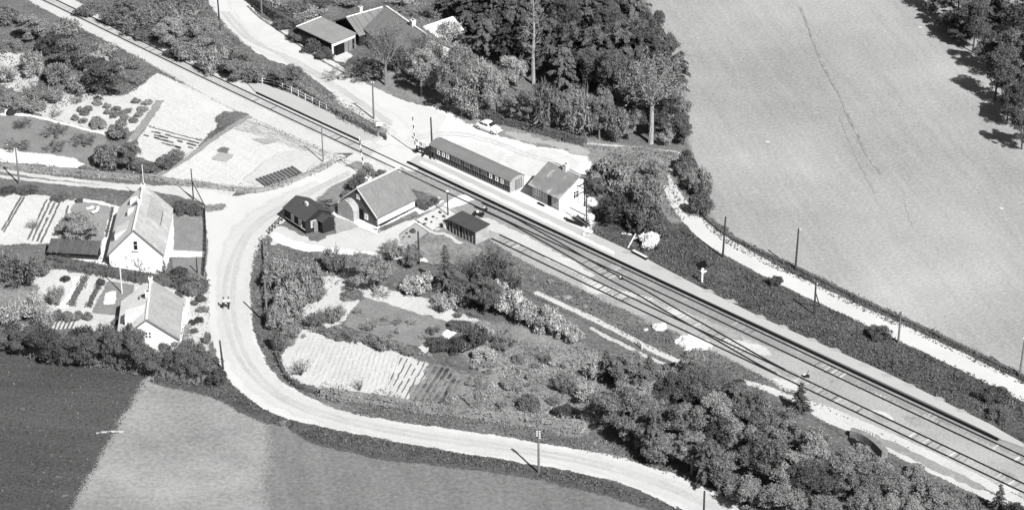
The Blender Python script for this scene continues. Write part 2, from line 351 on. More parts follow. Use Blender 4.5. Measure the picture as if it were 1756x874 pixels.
strip('footpath', [(1152,326),(1149,300),(1158,284),(1170,272),(1164,262),(1120,257),(1060,251),(1004,246)], .35, M['path'], 6, sk=.3)
# right-hand farm tracks beside the siding
strip('farm_track', [(918,500),(960,520),(1010,543),(1066,571),(1110,595),(1168,622)], [.6,.55,.7,.5,.7,.6], M['path'], 3, jit=.03)
strip('farm_track', [(1012,561),(1045,580),(1060,586),(1100,607),(1148,627)], [.12,.4,.3,.4,.12], M['track_bed'], 3, jit=.03)
strip('farm_track', [(1270,653),(1310,664),(1360,684),(1416,702),(1501,739),(1583,776),(1650,808),(1714,841),(1800,885)], [.6,.8,1.0,1.3,1.5,1.6,1.4,1.2,1.2], M['path'], 4, jit=.03)
strip('farm_track', [(1395,704),(1430,722),(1467,737),(1501,752),(1542,775),(1623,816),(1710,857),(1780,890)], [1.0,1.2,1.3,1.2,1.4,1.1,1.0,1.0], M['path'], 4, jit=.03)
patch('farm_track', [(1480,735),(1540,760),(1620,800),(1690,835),(1680,840),(1600,806),(1530,770),(1490,752)], M['ballast_grey'], 4)
patch('sand_patch', [(1168,576),(1185,572),(1205,582),(1222,590),(1218,600),(1198,602),(1186,606),(1172,592),(1158,582)], M['sand'], 4, jit=.25)
# dirt road to the left
strip('farm_track', [(-60,282),(0,291),(60,301),(130,309),(200,317),(260,322),(330,330),(390,342)], [.6,.6,.6,.6,.7,1.2,3.4,5.0], M['path'], 3)
strip('farm_track', [(-60,293),(0,302),(60,309),(130,316),(200,322),(260,328)], [.5,.5,.5,.6,.6,.6], M['path'], 3)
patch('verge', [(-60,286),(0,296),(130,312),(260,325),(340,336),(380,352),(356,362),(300,340),(200,345),(120,335),(0,325),(-60,320)], M['grass'], 2)
patch('garden_soil', [(352,352),(384,350),(380,358),(362,362),(352,360)], M['grass_pale'], 5)
# railway formation
patch('track_bed', [(-60,-70),(45,-5),(100,26),(150,52),(205,78),(250,102),(330,149),(400,186),(430,199),(500,230),(590,272),(612,276),(640,266),(660,262),(690,262),(700,280),(640,246),(632,242),(627,247),(437,160),(430,150),(370,120),(300,88),(200,38),(117,-2),(80,-20),(20,-60)], M['ballast_white'], 5)
patch('track_bed', [(645,285),(700,262),(760,300),(843,345),(1000,420),(1310,562),(1500,650),(1700,742),(1756,768),(1900,838),(1900,920),(1756,850),(1560,762),(1400,687),(1306,641),(1230,602),(1165,568),(1050,519),(960,474),(905,447),(866,424),(836,404),(790,388),(755,368),(718,342),(700,330),(690,310)], M['ballast'], 3)
patch('cinder_bed', [(700,300),(760,318),(843,352),(930,392),(1060,452),(1200,520),(1330,580),(1480,648),(1640,722),(1756,776),(1756,782),(1620,720),(1440,640),(1300,580),(1190,535),(1120,505),(1060,492),(1010,472),(940,428),(860,390),(820,372),(780,352),(740,330)], M['ballast_grey'], 4, smooth=True, jit=.12)
patch('loading_bank', [(824,374),(836,374),(870,391),(930,420),(985,448),(1020,472),(1012,478),(970,458),(925,434),(870,408),(838,393)], M['path'], 5, jit=.15)
patch('footpath', [(700,386),(740,362),(765,348),(790,335),(800,334),(812,342),(795,350),(775,356),(735,378),(706,394)], M['path_white'], 5)
patch('crossing_deck', [(636,268),(668,250),(705,256),(745,276),(700,296),(676,290)], M['road'], 6, jit=.15)
patch('ballast_end', [(688,286),(742,312),(736,330),(700,318),(690,300)], M['ballast_grey'], 6, jit=.3)
M['oil'] = mat('oil_stained_ballast', .27, .2, .5, 4, .2, .03)
M['pale_gravel'] = mat('fresh_gravel', .50, .1, .5, 4, .1, .02)
rg = random.Random(12)
for i in range(26):
    x = rg.uniform(1000,1740); y = 229.2+(x-560)*.4705+rg.uniform(-6,60); w_ = rg.uniform(6,26)
    if y > 842 or y < 300: continue
    patch('smudge', [(x-w_,y-w_*.40),(x+w_*.2,y-w_*.12),(x+w_,y+w_*.44),(x-w_*.1,y+w_*.22)], M['oil' if rg.random() < .4 else 'pale_gravel'], 3, smooth=True, jit=0, sk=1.6)
strip('track_bed', [(-80,-77),(100,8),(330,119.5),(560,228),(640,266)], 1.7, mat('sleeper_gravel', .38, .12, .3, 4, .14), 5, smooth=False, jit=.05, sk=.5)
# platforms
def platform(name, top, h):
    W = [G(p[0],p[1],h) for p in top]; poly = [(q.x,q.y) for q in W]
    a = sum(poly[i][0]*poly[(i+1)%len(poly)][1]-poly[(i+1)%len(poly)][0]*poly[i][1] for i in range(len(poly)))
    if a < 0: poly = poly[::-1]
    mb = MB(); mb.prism(poly, -.05, h); o = mb.build(name, M['platform']); o['kind'] = 'structure'; return o
PH = .36
platform('platform', [(702,276.5),(843,344),(1000,417.5),(1310,560.5),(1500,648.5),(1600,695),(1690,738.5),(1716,752),(1756,766),(1756,760),(1699,727),(1637,697),(1614,685),(1517,637),(1310,546),(1203,493),(1134,457),(1107,442),(1083,431),(1014,399),(960,376),(860,330),(760,283),(716,266)], PH)
platform('platform', [(437,156),(500,185),(560,213),(619,240),(640,240),(661,235),(638,229),(560,190),(500,161),(450,143),(425,143)], .30)
def top_patch(xs, m, h):
    patch('platform_gravel', xs, m, z=h+.004, smooth=False, jit=.05, sk=.8)
M['platform_light'] = mat('trodden_pale_gravel', .56, .07, .1, 3, .05, .01)
M['platform_dark'] = mat('worn_platform_patch', .34, .08, .3, 3, .08, .01)
for i in range(10):
    x = 722+i*33; y = 278+i*15.6; patch('platform_gravel', [(x,y-3),(x+33,y+12),(x+33,y+18),(x,y+2)], M['platform_light'], z=PH+.005+i*.0015, jit=0, sk=.35)
for i in range(14):
    x = 1075+i*44+(i*17)%11; y = 435+(x-1075)*.468-3+(i*7)%4; patch('platform_gravel', [(x-8,y-2),(x+3,y-1),(x+10,y+4),(x-2,y+2)], M['platform_dark'], z=PH+.005, jit=0, sk=.4)
def edge(name, a, b, h, th=.3):
    A, B = G(a[0],a[1],h), G(b[0],b[1],h); d = (B-A).normalized(); n = Vector((d.y,-d.x,0))
    if n.y > 0: n = -n
    mb = MB(); A2, B2 = A+n*(th/2-.06), B+n*(th/2-.06); A2.z = B2.z = (h+.02)/2+.0; mb.beam(A2, B2, th, h+.04)
    o = mb.build(name, M['platform_edge']); o['kind'] = 'structure'; return o
edge('platform_edge', (699,276.5), (1712,751.5), PH, .22)
edge('platform_edge', (440,158), (618,240.5), .30, .2)

# ------------------------------------------------------------------ railway tracks
def resample(px, step, z=0.0, closed=False):
    W = [G(p[0],p[1],z) for p in px]
    if len(W) > 2: W = catmull(W, 10, False)
    out = [W[0].copy()]; acc = 0
    for i in range(len(W)-1):
        a, b = W[i], W[i+1]; L = (b-a).length; t = step-acc
        while t <= L:
            out.append(a+(b-a)*(t/L)); t += step
        acc = L-(t-step)
    return out
def track(pts, label, z0=.12, clusters=(), nparts=90, rails=True, group='railway tracks'):
    root = empty('railway_track', G(*pts[len(pts)//2])); tag(root, label, 'railway track', group)
    P = resample(pts, .65, z0)
    for sgn in (1,-1):
        line = []
        for i, p in enumerate(P):
            d = (P[min(i+1,len(P)-1)]-P[max(0,i-1)]).normalized(); n = Vector((-d.y,d.x,0))
            line.append(p+n*sgn*.7525+Vector((0,0,.14)))
        mb = MB(); k = len(line)
        for i, q in enumerate(line):
            d = (line[min(i+1,k-1)]-line[max(0,i-1)]).normalized(); n = Vector((-d.y,d.x,0))
            for a, b in ((-.045,-.13),(.045,-.13),(.045,0),(-.045,0)): mb.v.append(tuple(q+n*a+Vector((0,0,b))))
        for i in range(k-1):
            for j in range(4): mb.f.append((4*i+j,4*i+(j+1)%4,4*i+4+(j+1)%4,4*i+4+j))
        mb.f += [(3,2,1,0),(4*k-4,4*k-3,4*k-2,4*k-1)]
        o = mb.build('rail', M['rail']); o.parent = root; o.matrix_parent_inverse = Matrix.Translation(-root.location)
    # sleepers: single ones where the gravel leaves them bare, the buried rest as one part
    rnd = random.Random(len(pts)*31+int(pts[0][0])); cnt = 0; rest = MB()
    for i, p in enumerate(P[:-1]):
        d = (P[i+1]-P[max(0,i-1)]).normalized(); ang = math.atan2(d.y, d.x)
        x = projx(p)
        vis = any(a <= x <= b for a, b in clusters) and math.sin(i*.55)+math.sin(i*.23) > -.6
        if vis and cnt < nparts and rnd.random() < .9:
            cnt += 1; mb = MB(); mb.box((0,0,0), (.24, 1.5*rnd.uniform(.75,1.15), .09))
            o = mb.build('sleeper', M['sleeper_pale'] if rnd.random() < .35 else M['sleeper'])
            o.parent = root; o.location = p-root.location+Vector((rnd.gauss(0,.09),rnd.gauss(0,.09),-.035-.03*rnd.random())); o.rotation_euler = (0,0,ang+rnd.gauss(0,.02))
        elif rnd.random() < .75:
            c = p + Vector((0,0,-.075))
            rest.box(c, (.2, rnd.uniform(.8,1.9), .06), ang+rnd.gauss(0,.03))
    if rest.v:
        o = rest.build('buried_sleepers', M['sleeper_buried']); o.parent = root; o.matrix_parent_inverse = Matrix.Translation(-root.location); o['kind'] = 'stuff'
    return root
def proj(p):
    d = Vector(p)-CAM; zc = d.y*CT-d.z*ST; yc = d.y*ST+d.z*CT
    return CX+FPX*d.x/zc, CY-FPX*yc/zc
def projx(p): return proj(p)[0]
track([(-80,-77),(100,8),(330,119.5),(560,228),(860,368.5),(1180,518.5),(1500,670),(1756,790),(1950,881)], 'straight single main line running diagonally past the long platform', clusters=((150,300),(430,470),(560,620),(720,760),(1040,1120),(1250,1330),(1390,1450),(1590,1640),(1700,1756)))
track([(850,406),(1050,502),(1306,623),(1500,715),(1756,837),(1950,929)], 'rusty siding starting behind the small goods shed with buried sleepers', clusters=((860,900),(1000,1080),(1330,1480),(1560,1756)))
track([(820,352),(868,373.5),(910,396),(960,424),(1005,450),(1050,475.5),(1100,502),(1153,533),(1215,568),(1262,595),(1306,620),(1345,640.5)], 'curved crossover rails linking the main line with the siding', z0=.121, clusters=((1000,1060),(1190,1250)))

# ------------------------------------------------------------------ gardens on the left
patch('garden_soil', [(271,127),(330,152),(400,189),(372,214),(347,238),(300,226),(256,214),(274,178),(223,161)], M['plot'], 4)
patch('garden_soil', [(254,216),(300,228),(345,242),(312,268),(275,282),(228,264)], M['plot'], 4)
patch('garden_soil', [(430,203),(500,232),(560,260),(590,268),(560,284),(500,310),(470,320),(440,324),(360,312),(275,302),(320,268),(380,232)], M['plot'], 3)
patch('garden_soil', [(424,207),(480,228),(560,262),(550,270),(480,240),(405,220)], M['plot_grey'], 5, jit=.1)
patch('garden_soil', [(480,262),(530,258),(556,272),(500,300),(440,316),(420,306)], M['plot2'], 5, jit=.1)
patch('garden_soil', [(378,262),(398,266),(386,276),(366,272)], M['plot_grey'], 6, jit=.05)
patch('garden_soil', [(436,238),(478,240),(455,246)], M['plot_grey'], 6, jit=.05)
patch('garden_soil', [(377,256),(383,253),(391,256),(388,262),(376,259)], M['furrow'], 6, jit=.1)
strip('footpath', [(429,199),(405,212),(370,235),(330,265),(300,284),(272,300)], .55, M['ballast_grey'], 6)
strip('footpath', [(274,172),(262,192),(245,215),(226,240),(214,256)], .9, M['ballast_grey'], 6)
patch('garden_soil', [(372,205),(385,192),(412,193),(425,198),(395,216),(382,222)], M['grass'], 5, jit=.2)
patch('garden_soil', [(135,148),(180,165),(225,163),(272,178),(262,200),(240,222),(185,230),(120,212),(58,190),(70,175)], M['plot2'], 3, jit=.2)
patch('garden_soil', [(0,88),(40,92),(65,115),(60,140),(40,160),(0,140),(-40,110)], M['plot2'], 3, jit=.5)
patch('lawn', [(-60,190),(0,196),(60,198),(120,213),(185,231),(172,262),(160,290),(130,272),(0,258),(-60,254)], M['lawn'], 4)
strip('footpath', [(0,196),(50,198),(110,212),(185,231)], .45, M['path_white'], 5)
patch('garden_soil', [(-60,250),(0,257),(60,264),(125,272),(142,282),(130,287),(60,280),(0,276),(-60,270)], M['path_white'], 5)
patch('garden_soil', [(-60,320),(0,330),(40,336),(70,336),(131,346),(118,372),(98,415),(0,418),(-60,415)], M['plot'], 3)
patch('lawn', [(132,346),(165,346),(196,356),(187,385),(172,420),(120,418),(98,415),(118,372)], M['lawn_light'], 4)
strip('footpath', [(128,342),(170,347),(203,357)], .5, M['path_white'], 5)
strip('footpath', [(200,357),(193,380),(186,410),(176,445)], [1.0,1.1,1.2,1.2], M['path_white'], 5)
patch('garden_soil', [(90,440),(180,443),(185,458),(110,452)], M['path_white'], 4)
patch('lawn', [(300,363),(349,370),(350,430),(300,428)], M['lawn'], 5, jit=.05)
patch('lawn', [(297,443),(347,441),(350,478),(300,472)], M['lawn'], 5, jit=.05)
patch('yard_path', [(296,365),(303,366),(302,428),(350,431),(350,441),(290,440),(280,470),(190,470),(190,440)], M['path_white'], 4, jit=.05)
patch('garden_soil', [(300,364),(320,366),(348,376),(348,392),(330,374),(303,370)], M['grass_pale'], 6, jit=.1)
# lower garden
patch('garden_soil', [(75,462),(140,470),(210,482),(290,492),(322,500),(330,505),(365,500),(362,560),(355,600),(318,600),(300,592),(200,575),(140,560),(60,560),(0,540),(0,470)], M['plot2'], 3, jit=.3)
patch('grass_strip', [(-60,480),(60,490),(75,520),(60,560),(0,575),(-60,570)], M['grass_pale'], 4, jit=.5)
strip('footpath', [(130,475),(132,490),(120,512),(104,528)], 1.1, M['path_white'], 6)
patch('lawn', [(186,483),(228,489),(220,540),(160,535)], M['lawn'], 6, jit=.05)
patch('yard_path', [(228,489),(262,494),(230,560),(215,556),(160,545),(158,538),(220,542)], M['path'], 5)
patch('yard_path', [(322,498),(327,502),(320,560),(312,600),(300,596),(308,560)], M['path_white'], 6)
# island garden
patch('garden_soil', [(505,588),(520,566),(600,583),(690,608),(735,625),(720,655),(700,684),(620,672),(570,668),(520,655),(486,640),(478,620),(490,605)], M['plot2'], 4, jit=.15)
patch('garden_soil', [(735,625),(790,640),(860,650),(840,680),(780,690),(700,684),(720,655)], M['grass_pale'], 4, jit=.4)
patch('garden_soil', [(550,478),(600,462),(640,490),(720,510),(790,540),(835,552),(860,570),(800,560),(770,552),(700,532),(622,510),(590,548),(560,560),(520,560),(530,520)], M['plot2'], 2, jit=.3)
patch('lawn', [(622,510),(690,530),(765,552),(775,570),(745,598),(700,590),(640,572),(590,558)], M['lawn'], 4)
patch('yard_path', [(462,402),(480,388),(520,405),(545,415),(580,400),(600,380),(645,395),(720,372),(770,400),(740,405),(690,428),(640,430),(560,425),(490,415),(466,420)], M['path'], 3, jit=.2)
patch('footpath', [(470,398),(500,412),(560,425),(640,432),(700,436),(742,444),(740,450),(690,444),(600,436),(520,430),(470,412)], M['path_white'], 5)
patch('yard_path', [(600,372),(645,395),(735,360),(760,345),(752,338),(712,357),(648,392),(648,398),(646,402),(582,376),(560,360),(566,352)], M['path_white'], 6, jit=.04)
patch('yard_path', [(560,356),(585,345),(605,352),(645,380),(650,392),(600,380)], M['path_white'], 5)
patch('flower_bed', [(712,376),(760,352),(785,368),(742,395)], M['plot'], 6, jit=.05)
patch('flower_bed', [(685,402),(712,382),(735,398),(706,420),(690,416)], M['plot_grey'], 6, jit=.05)
patch('flower_bed', [(648,393),(712,362),(718,366),(660,394)], M['grass'], 7, jit=.04)
patch('lawn', [(710,405),(745,396),(770,390),(775,405),(830,430),(800,452),(740,452),(720,436)], M['grass_pale'], 5)
patch('lawn', [(575,372),(600,380),(612,388),(578,398)], M['plot_grey'], 7, jit=.04)
strip('footpath', [(735,395),(748,400),(765,402),(790,418)], .4, M['path'], 8)
patch('lawn', [(700,325),(722,330),(758,342),(745,352),(712,355),(716,340)], M['grass'], 6)
patch('verge', [(590,284),(612,276),(640,284),(618,300),(600,308),(570,322),(548,340),(560,350),(600,340),(640,300)], M['grass_pale'], 5)

for pts in ([(712,376),(760,352),(785,368),(742,395),(712,376)],[(685,402),(712,382),(735,398),(706,420)],[(648,398),(700,376)]):
    strip('bed_edging', pts, .12, M['furrow'], 8, smooth=False, jit=0, sk=.03)
# ------------------------------------------------------------------ vegetation
def unit(a): return a/np.maximum(np.linalg.norm(a, axis=1, keepdims=True), 1e-9)
def leaf_quads(P, Nn, T, ln, wd):
    """P centres, Nn normals, T long axes (arrays) -> quad corner array"""
    T = unit(T - Nn*np.sum(T*Nn, axis=1, keepdims=True)); B = np.cross(Nn, T)
    ln = ln[:,None]; wd = wd[:,None]
    return np.stack([P-T*ln*.5-B*wd*.35, P-T*ln*.1+B*wd*.5*0-B*wd*.5, P+T*ln*.5, P+B*wd*.5-T*ln*.1], axis=1)
def quads_mesh(name, Q, m=None):
    n = len(Q); me = bpy.data.meshes.new(name)
    me.vertices.add(4*n); me.vertices.foreach_set('co', Q.reshape(-1).astype(np.float32))
    me.loops.add(4*n); me.loops.foreach_set('vertex_index', np.arange(4*n, dtype=np.int32))
    me.polygons.add(n); me.polygons.foreach_set('loop_start', np.arange(0,4*n,4, dtype=np.int32)); me.polygons.foreach_set('loop_total', np.full(n,4,dtype=np.int32))
    me.update(); me.validate()
    if m: me.materials.append(m)
    return me
def crown_leaves(rng, lobes, n, ln, wd, spiky=.4, inner=.15):
    """leaves on a set of lobes [(centre, radii)]"""
    C = np.array([l[0] for l in lobes]); Rr = np.array([l[1] for l in lobes])
    wts = (Rr[:,0]*Rr[:,2]); idx = rng.choice(len(lobes), n, p=wts/wts.sum())
    D = unit(rng.normal(size=(n,3))); D[:,2] = np.where(D[:,2] < -.3, -D[:,2], D[:,2]); D = unit(D)
    rad = np.where(rng.random(n) < inner, rng.uniform(.4,.85,n), rng.uniform(.85,1.08,n))
    # uneven lobes: small bumps
    bump = 1+.18*np.sin(D[:,0]*7+idx)*np.sin(D[:,1]*8+idx*2)+.12*np.sin(D[:,2]*11+idx*3)
    P = C[idx] + D*Rr[idx]*(rad*bump)[:,None]
    Nn = unit(D + rng.normal(size=(n,3))*.8)
    T = unit(D*spiky + rng.normal(size=(n,3))*.5 + np.array([0,0,.2*spiky]))
    return leaf_quads(P, Nn, T, ln*rng.uniform(.6,1.4,n), wd*rng.uniform(.6,1.4,n))
def limb(mb, rnd, p, d, L, r, depth, spread, upb, out, twig_n=3):
    """branching limbs; out collects twig ends"""
    q = p + d*L; mid = (p+q)/2 + Vector((rnd.gauss(0,.06),rnd.gauss(0,.06),rnd.gauss(0,.04)))*L
    mb.tube([p, mid, q], [r, r*.8, r*.6], 4 if depth < 3 else 5, cap=False)
    out.append((q.copy(), d.copy()))
    if depth == 0: return
    for _ in range(twig_n + (rnd.random() < .4)):
        nd = (d + Vector((rnd.gauss(0,spread),rnd.gauss(0,spread),rnd.gauss(0,spread*.6)+upb))).normalized()
        s = q if rnd.random() < .6 else mid
        limb(mb, rnd, s, nd, L*rnd.uniform(.6,.85), r*.55, depth-1, spread, upb, out, twig_n)
PROTO = {}
def proto(kind, seed):
    key = (kind, seed)
    if key in PROTO: return PROTO[key]
    rng = np.random.default_rng(seed*17+sum(map(ord, kind))); rnd = random.Random(seed*31+len(kind)); parts = {}
    if kind == 'leafy':      # 8 m broadleaf, crown radius 3
        lobes = []
        top = (7.6, 6.9, 7.9, 7.2)[seed%4]; wide = (2.6, 3.0, 2.2, 2.8)[seed%4]; cx_, cy_ = rng.normal(0,.35,2)
        for i in range((24,30,22,34)[seed%4]):
            a = rng.uniform(0,2*math.pi); z = rng.uniform(1.7,top-.6); rr = wide*math.sqrt(max(.08,1-((z-3.9)/(top-3.7))**2))*rng.uniform(.35,1.05)
            s = rng.uniform(.45,1.15); q = rng.uniform(.6,1.35); lobes.append(((rr*math.cos(a)+cx_*z/5, rr*math.sin(a)+cy_*z/5, z), (s*q**.5,s/q**.5,s*rng.uniform(.6,1.1))))
        lobes.append(((0,0,4.0),(1.2,1.2,2.1)))
        parts['crown'] = quads_mesh('crown', crown_leaves(rng, lobes, (9500,12000,8500,11000)[seed%4], .40, .11, 1.25, .22)); H, W = 8, 6.4
        mb = MB(); out = []
        mb.tube([Vector((0,0,-.2)),Vector((.1,0,1.2)),Vector((0,.1,2.6))],[.22,.17,.14],7)
        for k in range(5):
            a = k*1.26; limb(mb, rnd, Vector((0,.1,2.2+.2*k)), Vector((math.cos(a),math.sin(a),1.0)).normalized(), 1.5, .09, 1, .4, .1, out)
        parts['trunk'] = mb.mesh('trunk')
    elif kind == 'conifer':   # 8 m broad shaggy evergreen, boughs sweeping out and down
        Q = []; H, W = 8, 5.4
        for t in range(70):
            z = rng.uniform(1.2, 7.4); rr = 2.7*math.sqrt(max(.05, 1-((z-2.6)/5.4)**2))
            a = rng.uniform(0,2*math.pi); L = rr*rng.uniform(.75,1.15); n = int(80*L/2+20)
            t_ = rng.uniform(.15,1,n)**.7; P = np.stack([np.cos(a)*t_*L, np.sin(a)*t_*L, z+.5*t_-.9*t_*t_+rng.normal(0,.08,n)], 1)
            side = np.array([-math.sin(a), math.cos(a), 0]); P = P+side*(rng.normal(0,.32,n)*(1.15-t_*.8))[:,None]
            Nn = unit(np.array([math.cos(a)*.6,math.sin(a)*.6,.9])+rng.normal(size=(n,3))*.4); T = np.array([math.cos(a),math.sin(a),-.1])+side*rng.normal(0,.5,n)[:,None]
            Q.append(leaf_quads(P, Nn, T, .5*rng.uniform(.6,1.3,n), .15*rng.uniform(.6,1.3,n)))
        parts['crown'] = quads_mesh('crown', np.concatenate(Q))
        mb = MB(); mb.tube([(0,0,-.2),(0,0,4),(0,0,7.4)],[.2,.12,.02],6); parts['trunk'] = mb.mesh('trunk')
    elif kind == 'fir':   # 8 m, drooping tiers of boughs
        Q = []; H, W = 8, 4.6
        for t in range(15):
            z = .9+t*.47; rr = 2.3*(1-(z-.5)/8.0)**.8
            nb = max(5, int(11*rr/2.3)+2)
            for k in range(nb):
                a = rng.uniform(0,2*math.pi); L = rr*rng.uniform(.75,1.15); n = int(34*L/2+8)
                t_ = rng.uniform(.1,1,n); P = np.stack([np.cos(a)*t_*L, np.sin(a)*t_*L, z+.25-.45*t_*t_*L*.4+rng.normal(0,.04,n)], 1)
                side = np.array([-math.sin(a), math.cos(a), 0]); P = P+side*(rng.normal(0,.22,n)*(1.1-t_))[:,None]
                Nn = unit(np.array([math.cos(a)*.5,math.sin(a)*.5,1])+rng.normal(size=(n,3))*.45); T = np.array([math.cos(a),math.sin(a),-.2])+side*rng.normal(0,.6,n)[:,None]
                Q.append(leaf_quads(P, Nn, T, .4*rng.uniform(.6,1.3,n), .17*rng.uniform(.6,1.3,n)))
        parts['crown'] = quads_mesh('crown', np.concatenate(Q))
        mb = MB(); mb.tube([(0,0,-.2),(0,0,4),(0,0,7.9)],[.2,.12,.02],6); parts['trunk'] = mb.mesh('trunk')
    elif kind in ('shrub', 'spiky'):   # 2.6 m high
        H, W = 2.6, 3.4; lobes = []
        for i in range(22):
            a = rng.uniform(0,2*math.pi); rr = 1.3*math.sqrt(rng.random()); s = rng.uniform(.3,.65)
            lobes.append(((rr*math.cos(a), rr*math.sin(a), rng.uniform(.5,1.9-rr*.5)), (s,s,s*(1.5 if kind=='spiky' else .9))))
        if kind == 'shrub': parts['foliage'] = quads_mesh('foliage', crown_leaves(rng, lobes, 5000, .21, .10, .6, .1))
        else: parts['foliage'] = quads_mesh('foliage', crown_leaves(rng, lobes, 2300, .55, .10, 1.6, .25))
        mb = MB()
        for k in range(6):
            a = k*1.05; mb.tube([(0,0,-.1),(.4*math.cos(a),.4*math.sin(a),.7),(.9*math.cos(a),.9*math.sin(a),1.5)],[.04,.03,.015],4)
        parts['stem'] = mb.mesh('stem')
    elif kind == 'feather':   # 4.5 m fine twiggy spring shrub-tree, thin leaf
        H, W = 4.5, 5.0; mb = MB(); out = []
        for k in range(9):
            a = k*.7+rnd.random(); sp = rnd.uniform(.25,.9)
            limb(mb, rnd, Vector((.1*math.cos(a),.1*math.sin(a),0)), Vector((math.cos(a)*sp,math.sin(a)*sp,1)).normalized(), rnd.uniform(1.1,1.5), .05, 3, .38, .12, out, 2)
        parts['stem'] = mb.mesh('stem')
        E = np.array([list(o[0]) for o in out]); D = np.array([list(o[1]) for o in out]); n = 2600
        ix = rng.integers(0, len(E), n); P = E[ix]+rng.normal(size=(n,3))*.22-D[ix]*rng.uniform(0,.5,n)[:,None]
        parts['foliage'] = quads_mesh('foliage', leaf_quads(P, unit(rng.normal(size=(n,3))+np.array([0,0,.4])), D[ix]+rng.normal(size=(n,3))*.4, .36*rng.uniform(.6,1.4,n), .12*rng.uniform(.6,1.4,n)))
    elif kind in ('bare', 'tallbare', 'bush_bare', 'orchard', 'birch'):
        mb = MB(); out = []
        if kind == 'bare':
            H, W = 8, 7; mb.tube([Vector((0,0,-.2)),Vector((.05,0,1.2)),Vector((0,0,2.6))],[.20,.16,.14],7); nk, z0, l0, dp, sp, ub = 8, 2.0, 1.7, 4, .36, .10
            for k in range(nk):
                a = k*2.4; s = rnd.uniform(.3,1.0); limb(mb, rnd, Vector((0,0,z0+.08*k)), Vector((math.cos(a)*s,math.sin(a)*s,.9)).normalized(), l0, .085, dp, sp, ub, out, 2)
        elif kind == 'tallbare':
            H, W = 10, 7; mb.tube([Vector((0,0,-.2)),Vector((.05,0,2.2)),Vector((0,0,4.3))],[.30,.24,.21],8)
            for k in range(9):
                a = k*2.4; s = rnd.uniform(.3,1.1); limb(mb, rnd, Vector((0,0,3.6+.1*k)), Vector((math.cos(a)*s,math.sin(a)*s,.85)).normalized(), 1.7, .085, 4, .36, .08, out, 2)
        elif kind == 'birch':
            H, W = 10, 5; mb.tube([Vector((0,0,-.2)),Vector((.1,0,3)),Vector((-.05,0,6)),Vector((.1,0,9.2))],[.32,.25,.17,.05],7)
            for k in range(22):
                a = k*2.4; z = 3.2+k*.27; limb(mb, rnd, Vector((.03,0,z)), Vector((math.cos(a),math.sin(a),.55)).normalized(), 1.25-.03*k, .035, 2, .4, .05, out, 2)
        elif kind == 'orchard':
            H, W = 2.6, 4.2; mb.tube([Vector((0,0,-.1)),Vector((.05,0,.5)),Vector((0,0,.9))],[.11,.09,.08],6)
            for k in range(7):
                a = k*.9+rnd.random()*.3; limb(mb, rnd, Vector((0,0,.8)), Vector((math.cos(a),math.sin(a),.45)).normalized(), .72, .05, 3, .42, .06, out, 2)
        else:
            H, W = 2.2, 3.0
            for k in range(9):
                a = k*.7; s = rnd.uniform(.4,1); limb(mb, rnd, Vector((0,0,0)), Vector((math.cos(a)*s,math.sin(a)*s,1)).normalized(), .62, .035, 3, .35, .1, out, 2)
        parts['trunk' if kind != 'bush_bare' else 'branches'] = mb.mesh('trunk')
        E = np.array([list(o[0]) for o in out]); D = np.array([list(o[1]) for o in out]); n = {'bare':1500,'tallbare':4200,'birch':900,'orchard':700,'bush_bare':120}[kind]
        ix = rng.integers(0, len(E), n); sc_ = .3 if kind in ('bare','birch','tallbare') else .12; P = E[ix]+rng.normal(size=(n,3))*sc_
        parts['crown'] = quads_mesh('crown', leaf_quads(P, unit(rng.normal(size=(n,3))), D[ix]+rng.normal(size=(n,3))*.5, .24*rng.uniform(.5,1.3,n), .09*rng.uniform(.5,1.3,n)))
    for me in parts.values(): me.materials.append(M['leaf_mid'])
    PROTO[key] = (parts, H, W); return PROTO[key]
KN = {'leafy':('leafy_tree','tree'),'conifer':('conifer','tree'),'fir':('fir_tree','tree'),'shrub':('shrub','shrub'),'spiky':('shrub','shrub'),'feather':('budding_shrub','shrub'),'bare':('bare_tree','tree'),'tallbare':('bare_tree','tree'),'birch':('slender_tree','tree'),'orchard':('fruit_tree','fruit tree'),'bush_bare':('bare_bush','bush')}
vr = random.Random(5)
def veg(kind, cx, top, bot, wpx, tone='mid', label=None, group=None, bark=None, seeds=4, name=None, cat=None):
    """plant one tree or shrub so that it fills the box seen on the photograph"""
    a = wpx/2; Hh = max((bot-top)/2, ST*a*1.02); c = math.sqrt(max(Hh*Hh-(ST*a)**2, (.32*a)**2))/CT
    by = (top+bot)/2 + c*CT
    s = S(cx, by); base = G(cx, by); h = 2*c/s; wd = wpx/s
    parts, H, W = proto(kind, vr.randint(1, seeds)); nm, ct = KN[kind]
    root = empty(name or nm, base, vr.uniform(0,6.28)); k = wd/W
    root.scale = (k*vr.uniform(.93,1.07), k*vr.uniform(.93,1.07), h/H); tag(root, label or 'UNLABELLED', cat or ct, group)
    leafm = {'dark':'leaf_dark','mid':'leaf_mid','pale':'leaf_pale','blossom':'blossom','white':'white_blossom'}[tone]
    for pn, me in parts.items():
        o = bpy.data.objects.new(pn, me); COL.objects.link(o); o.parent = root
        o.material_slots[0].link = 'OBJECT'
        o.material_slots[0].material = M[leafm] if pn in ('crown','foliage') else M[bark or ('bark' if tone == 'dark' else 'twig')]
    return root
TD = {'dark':'dark','mid':'mid-grey','pale':'pale','blossom':'blossom-covered','white':'white-blossomed'}
KD = {'leafy':'leafy tree','conifer':'shaggy conifer','fir':'small pointed fir','shrub':'dense shrub','spiky':'spiky shrub','feather':'feathery budding shrub','bare':'bare branching tree','birch':'slender pale-trunked tree','orchard':'low fruit tree','bush_bare':'leafless bush'}
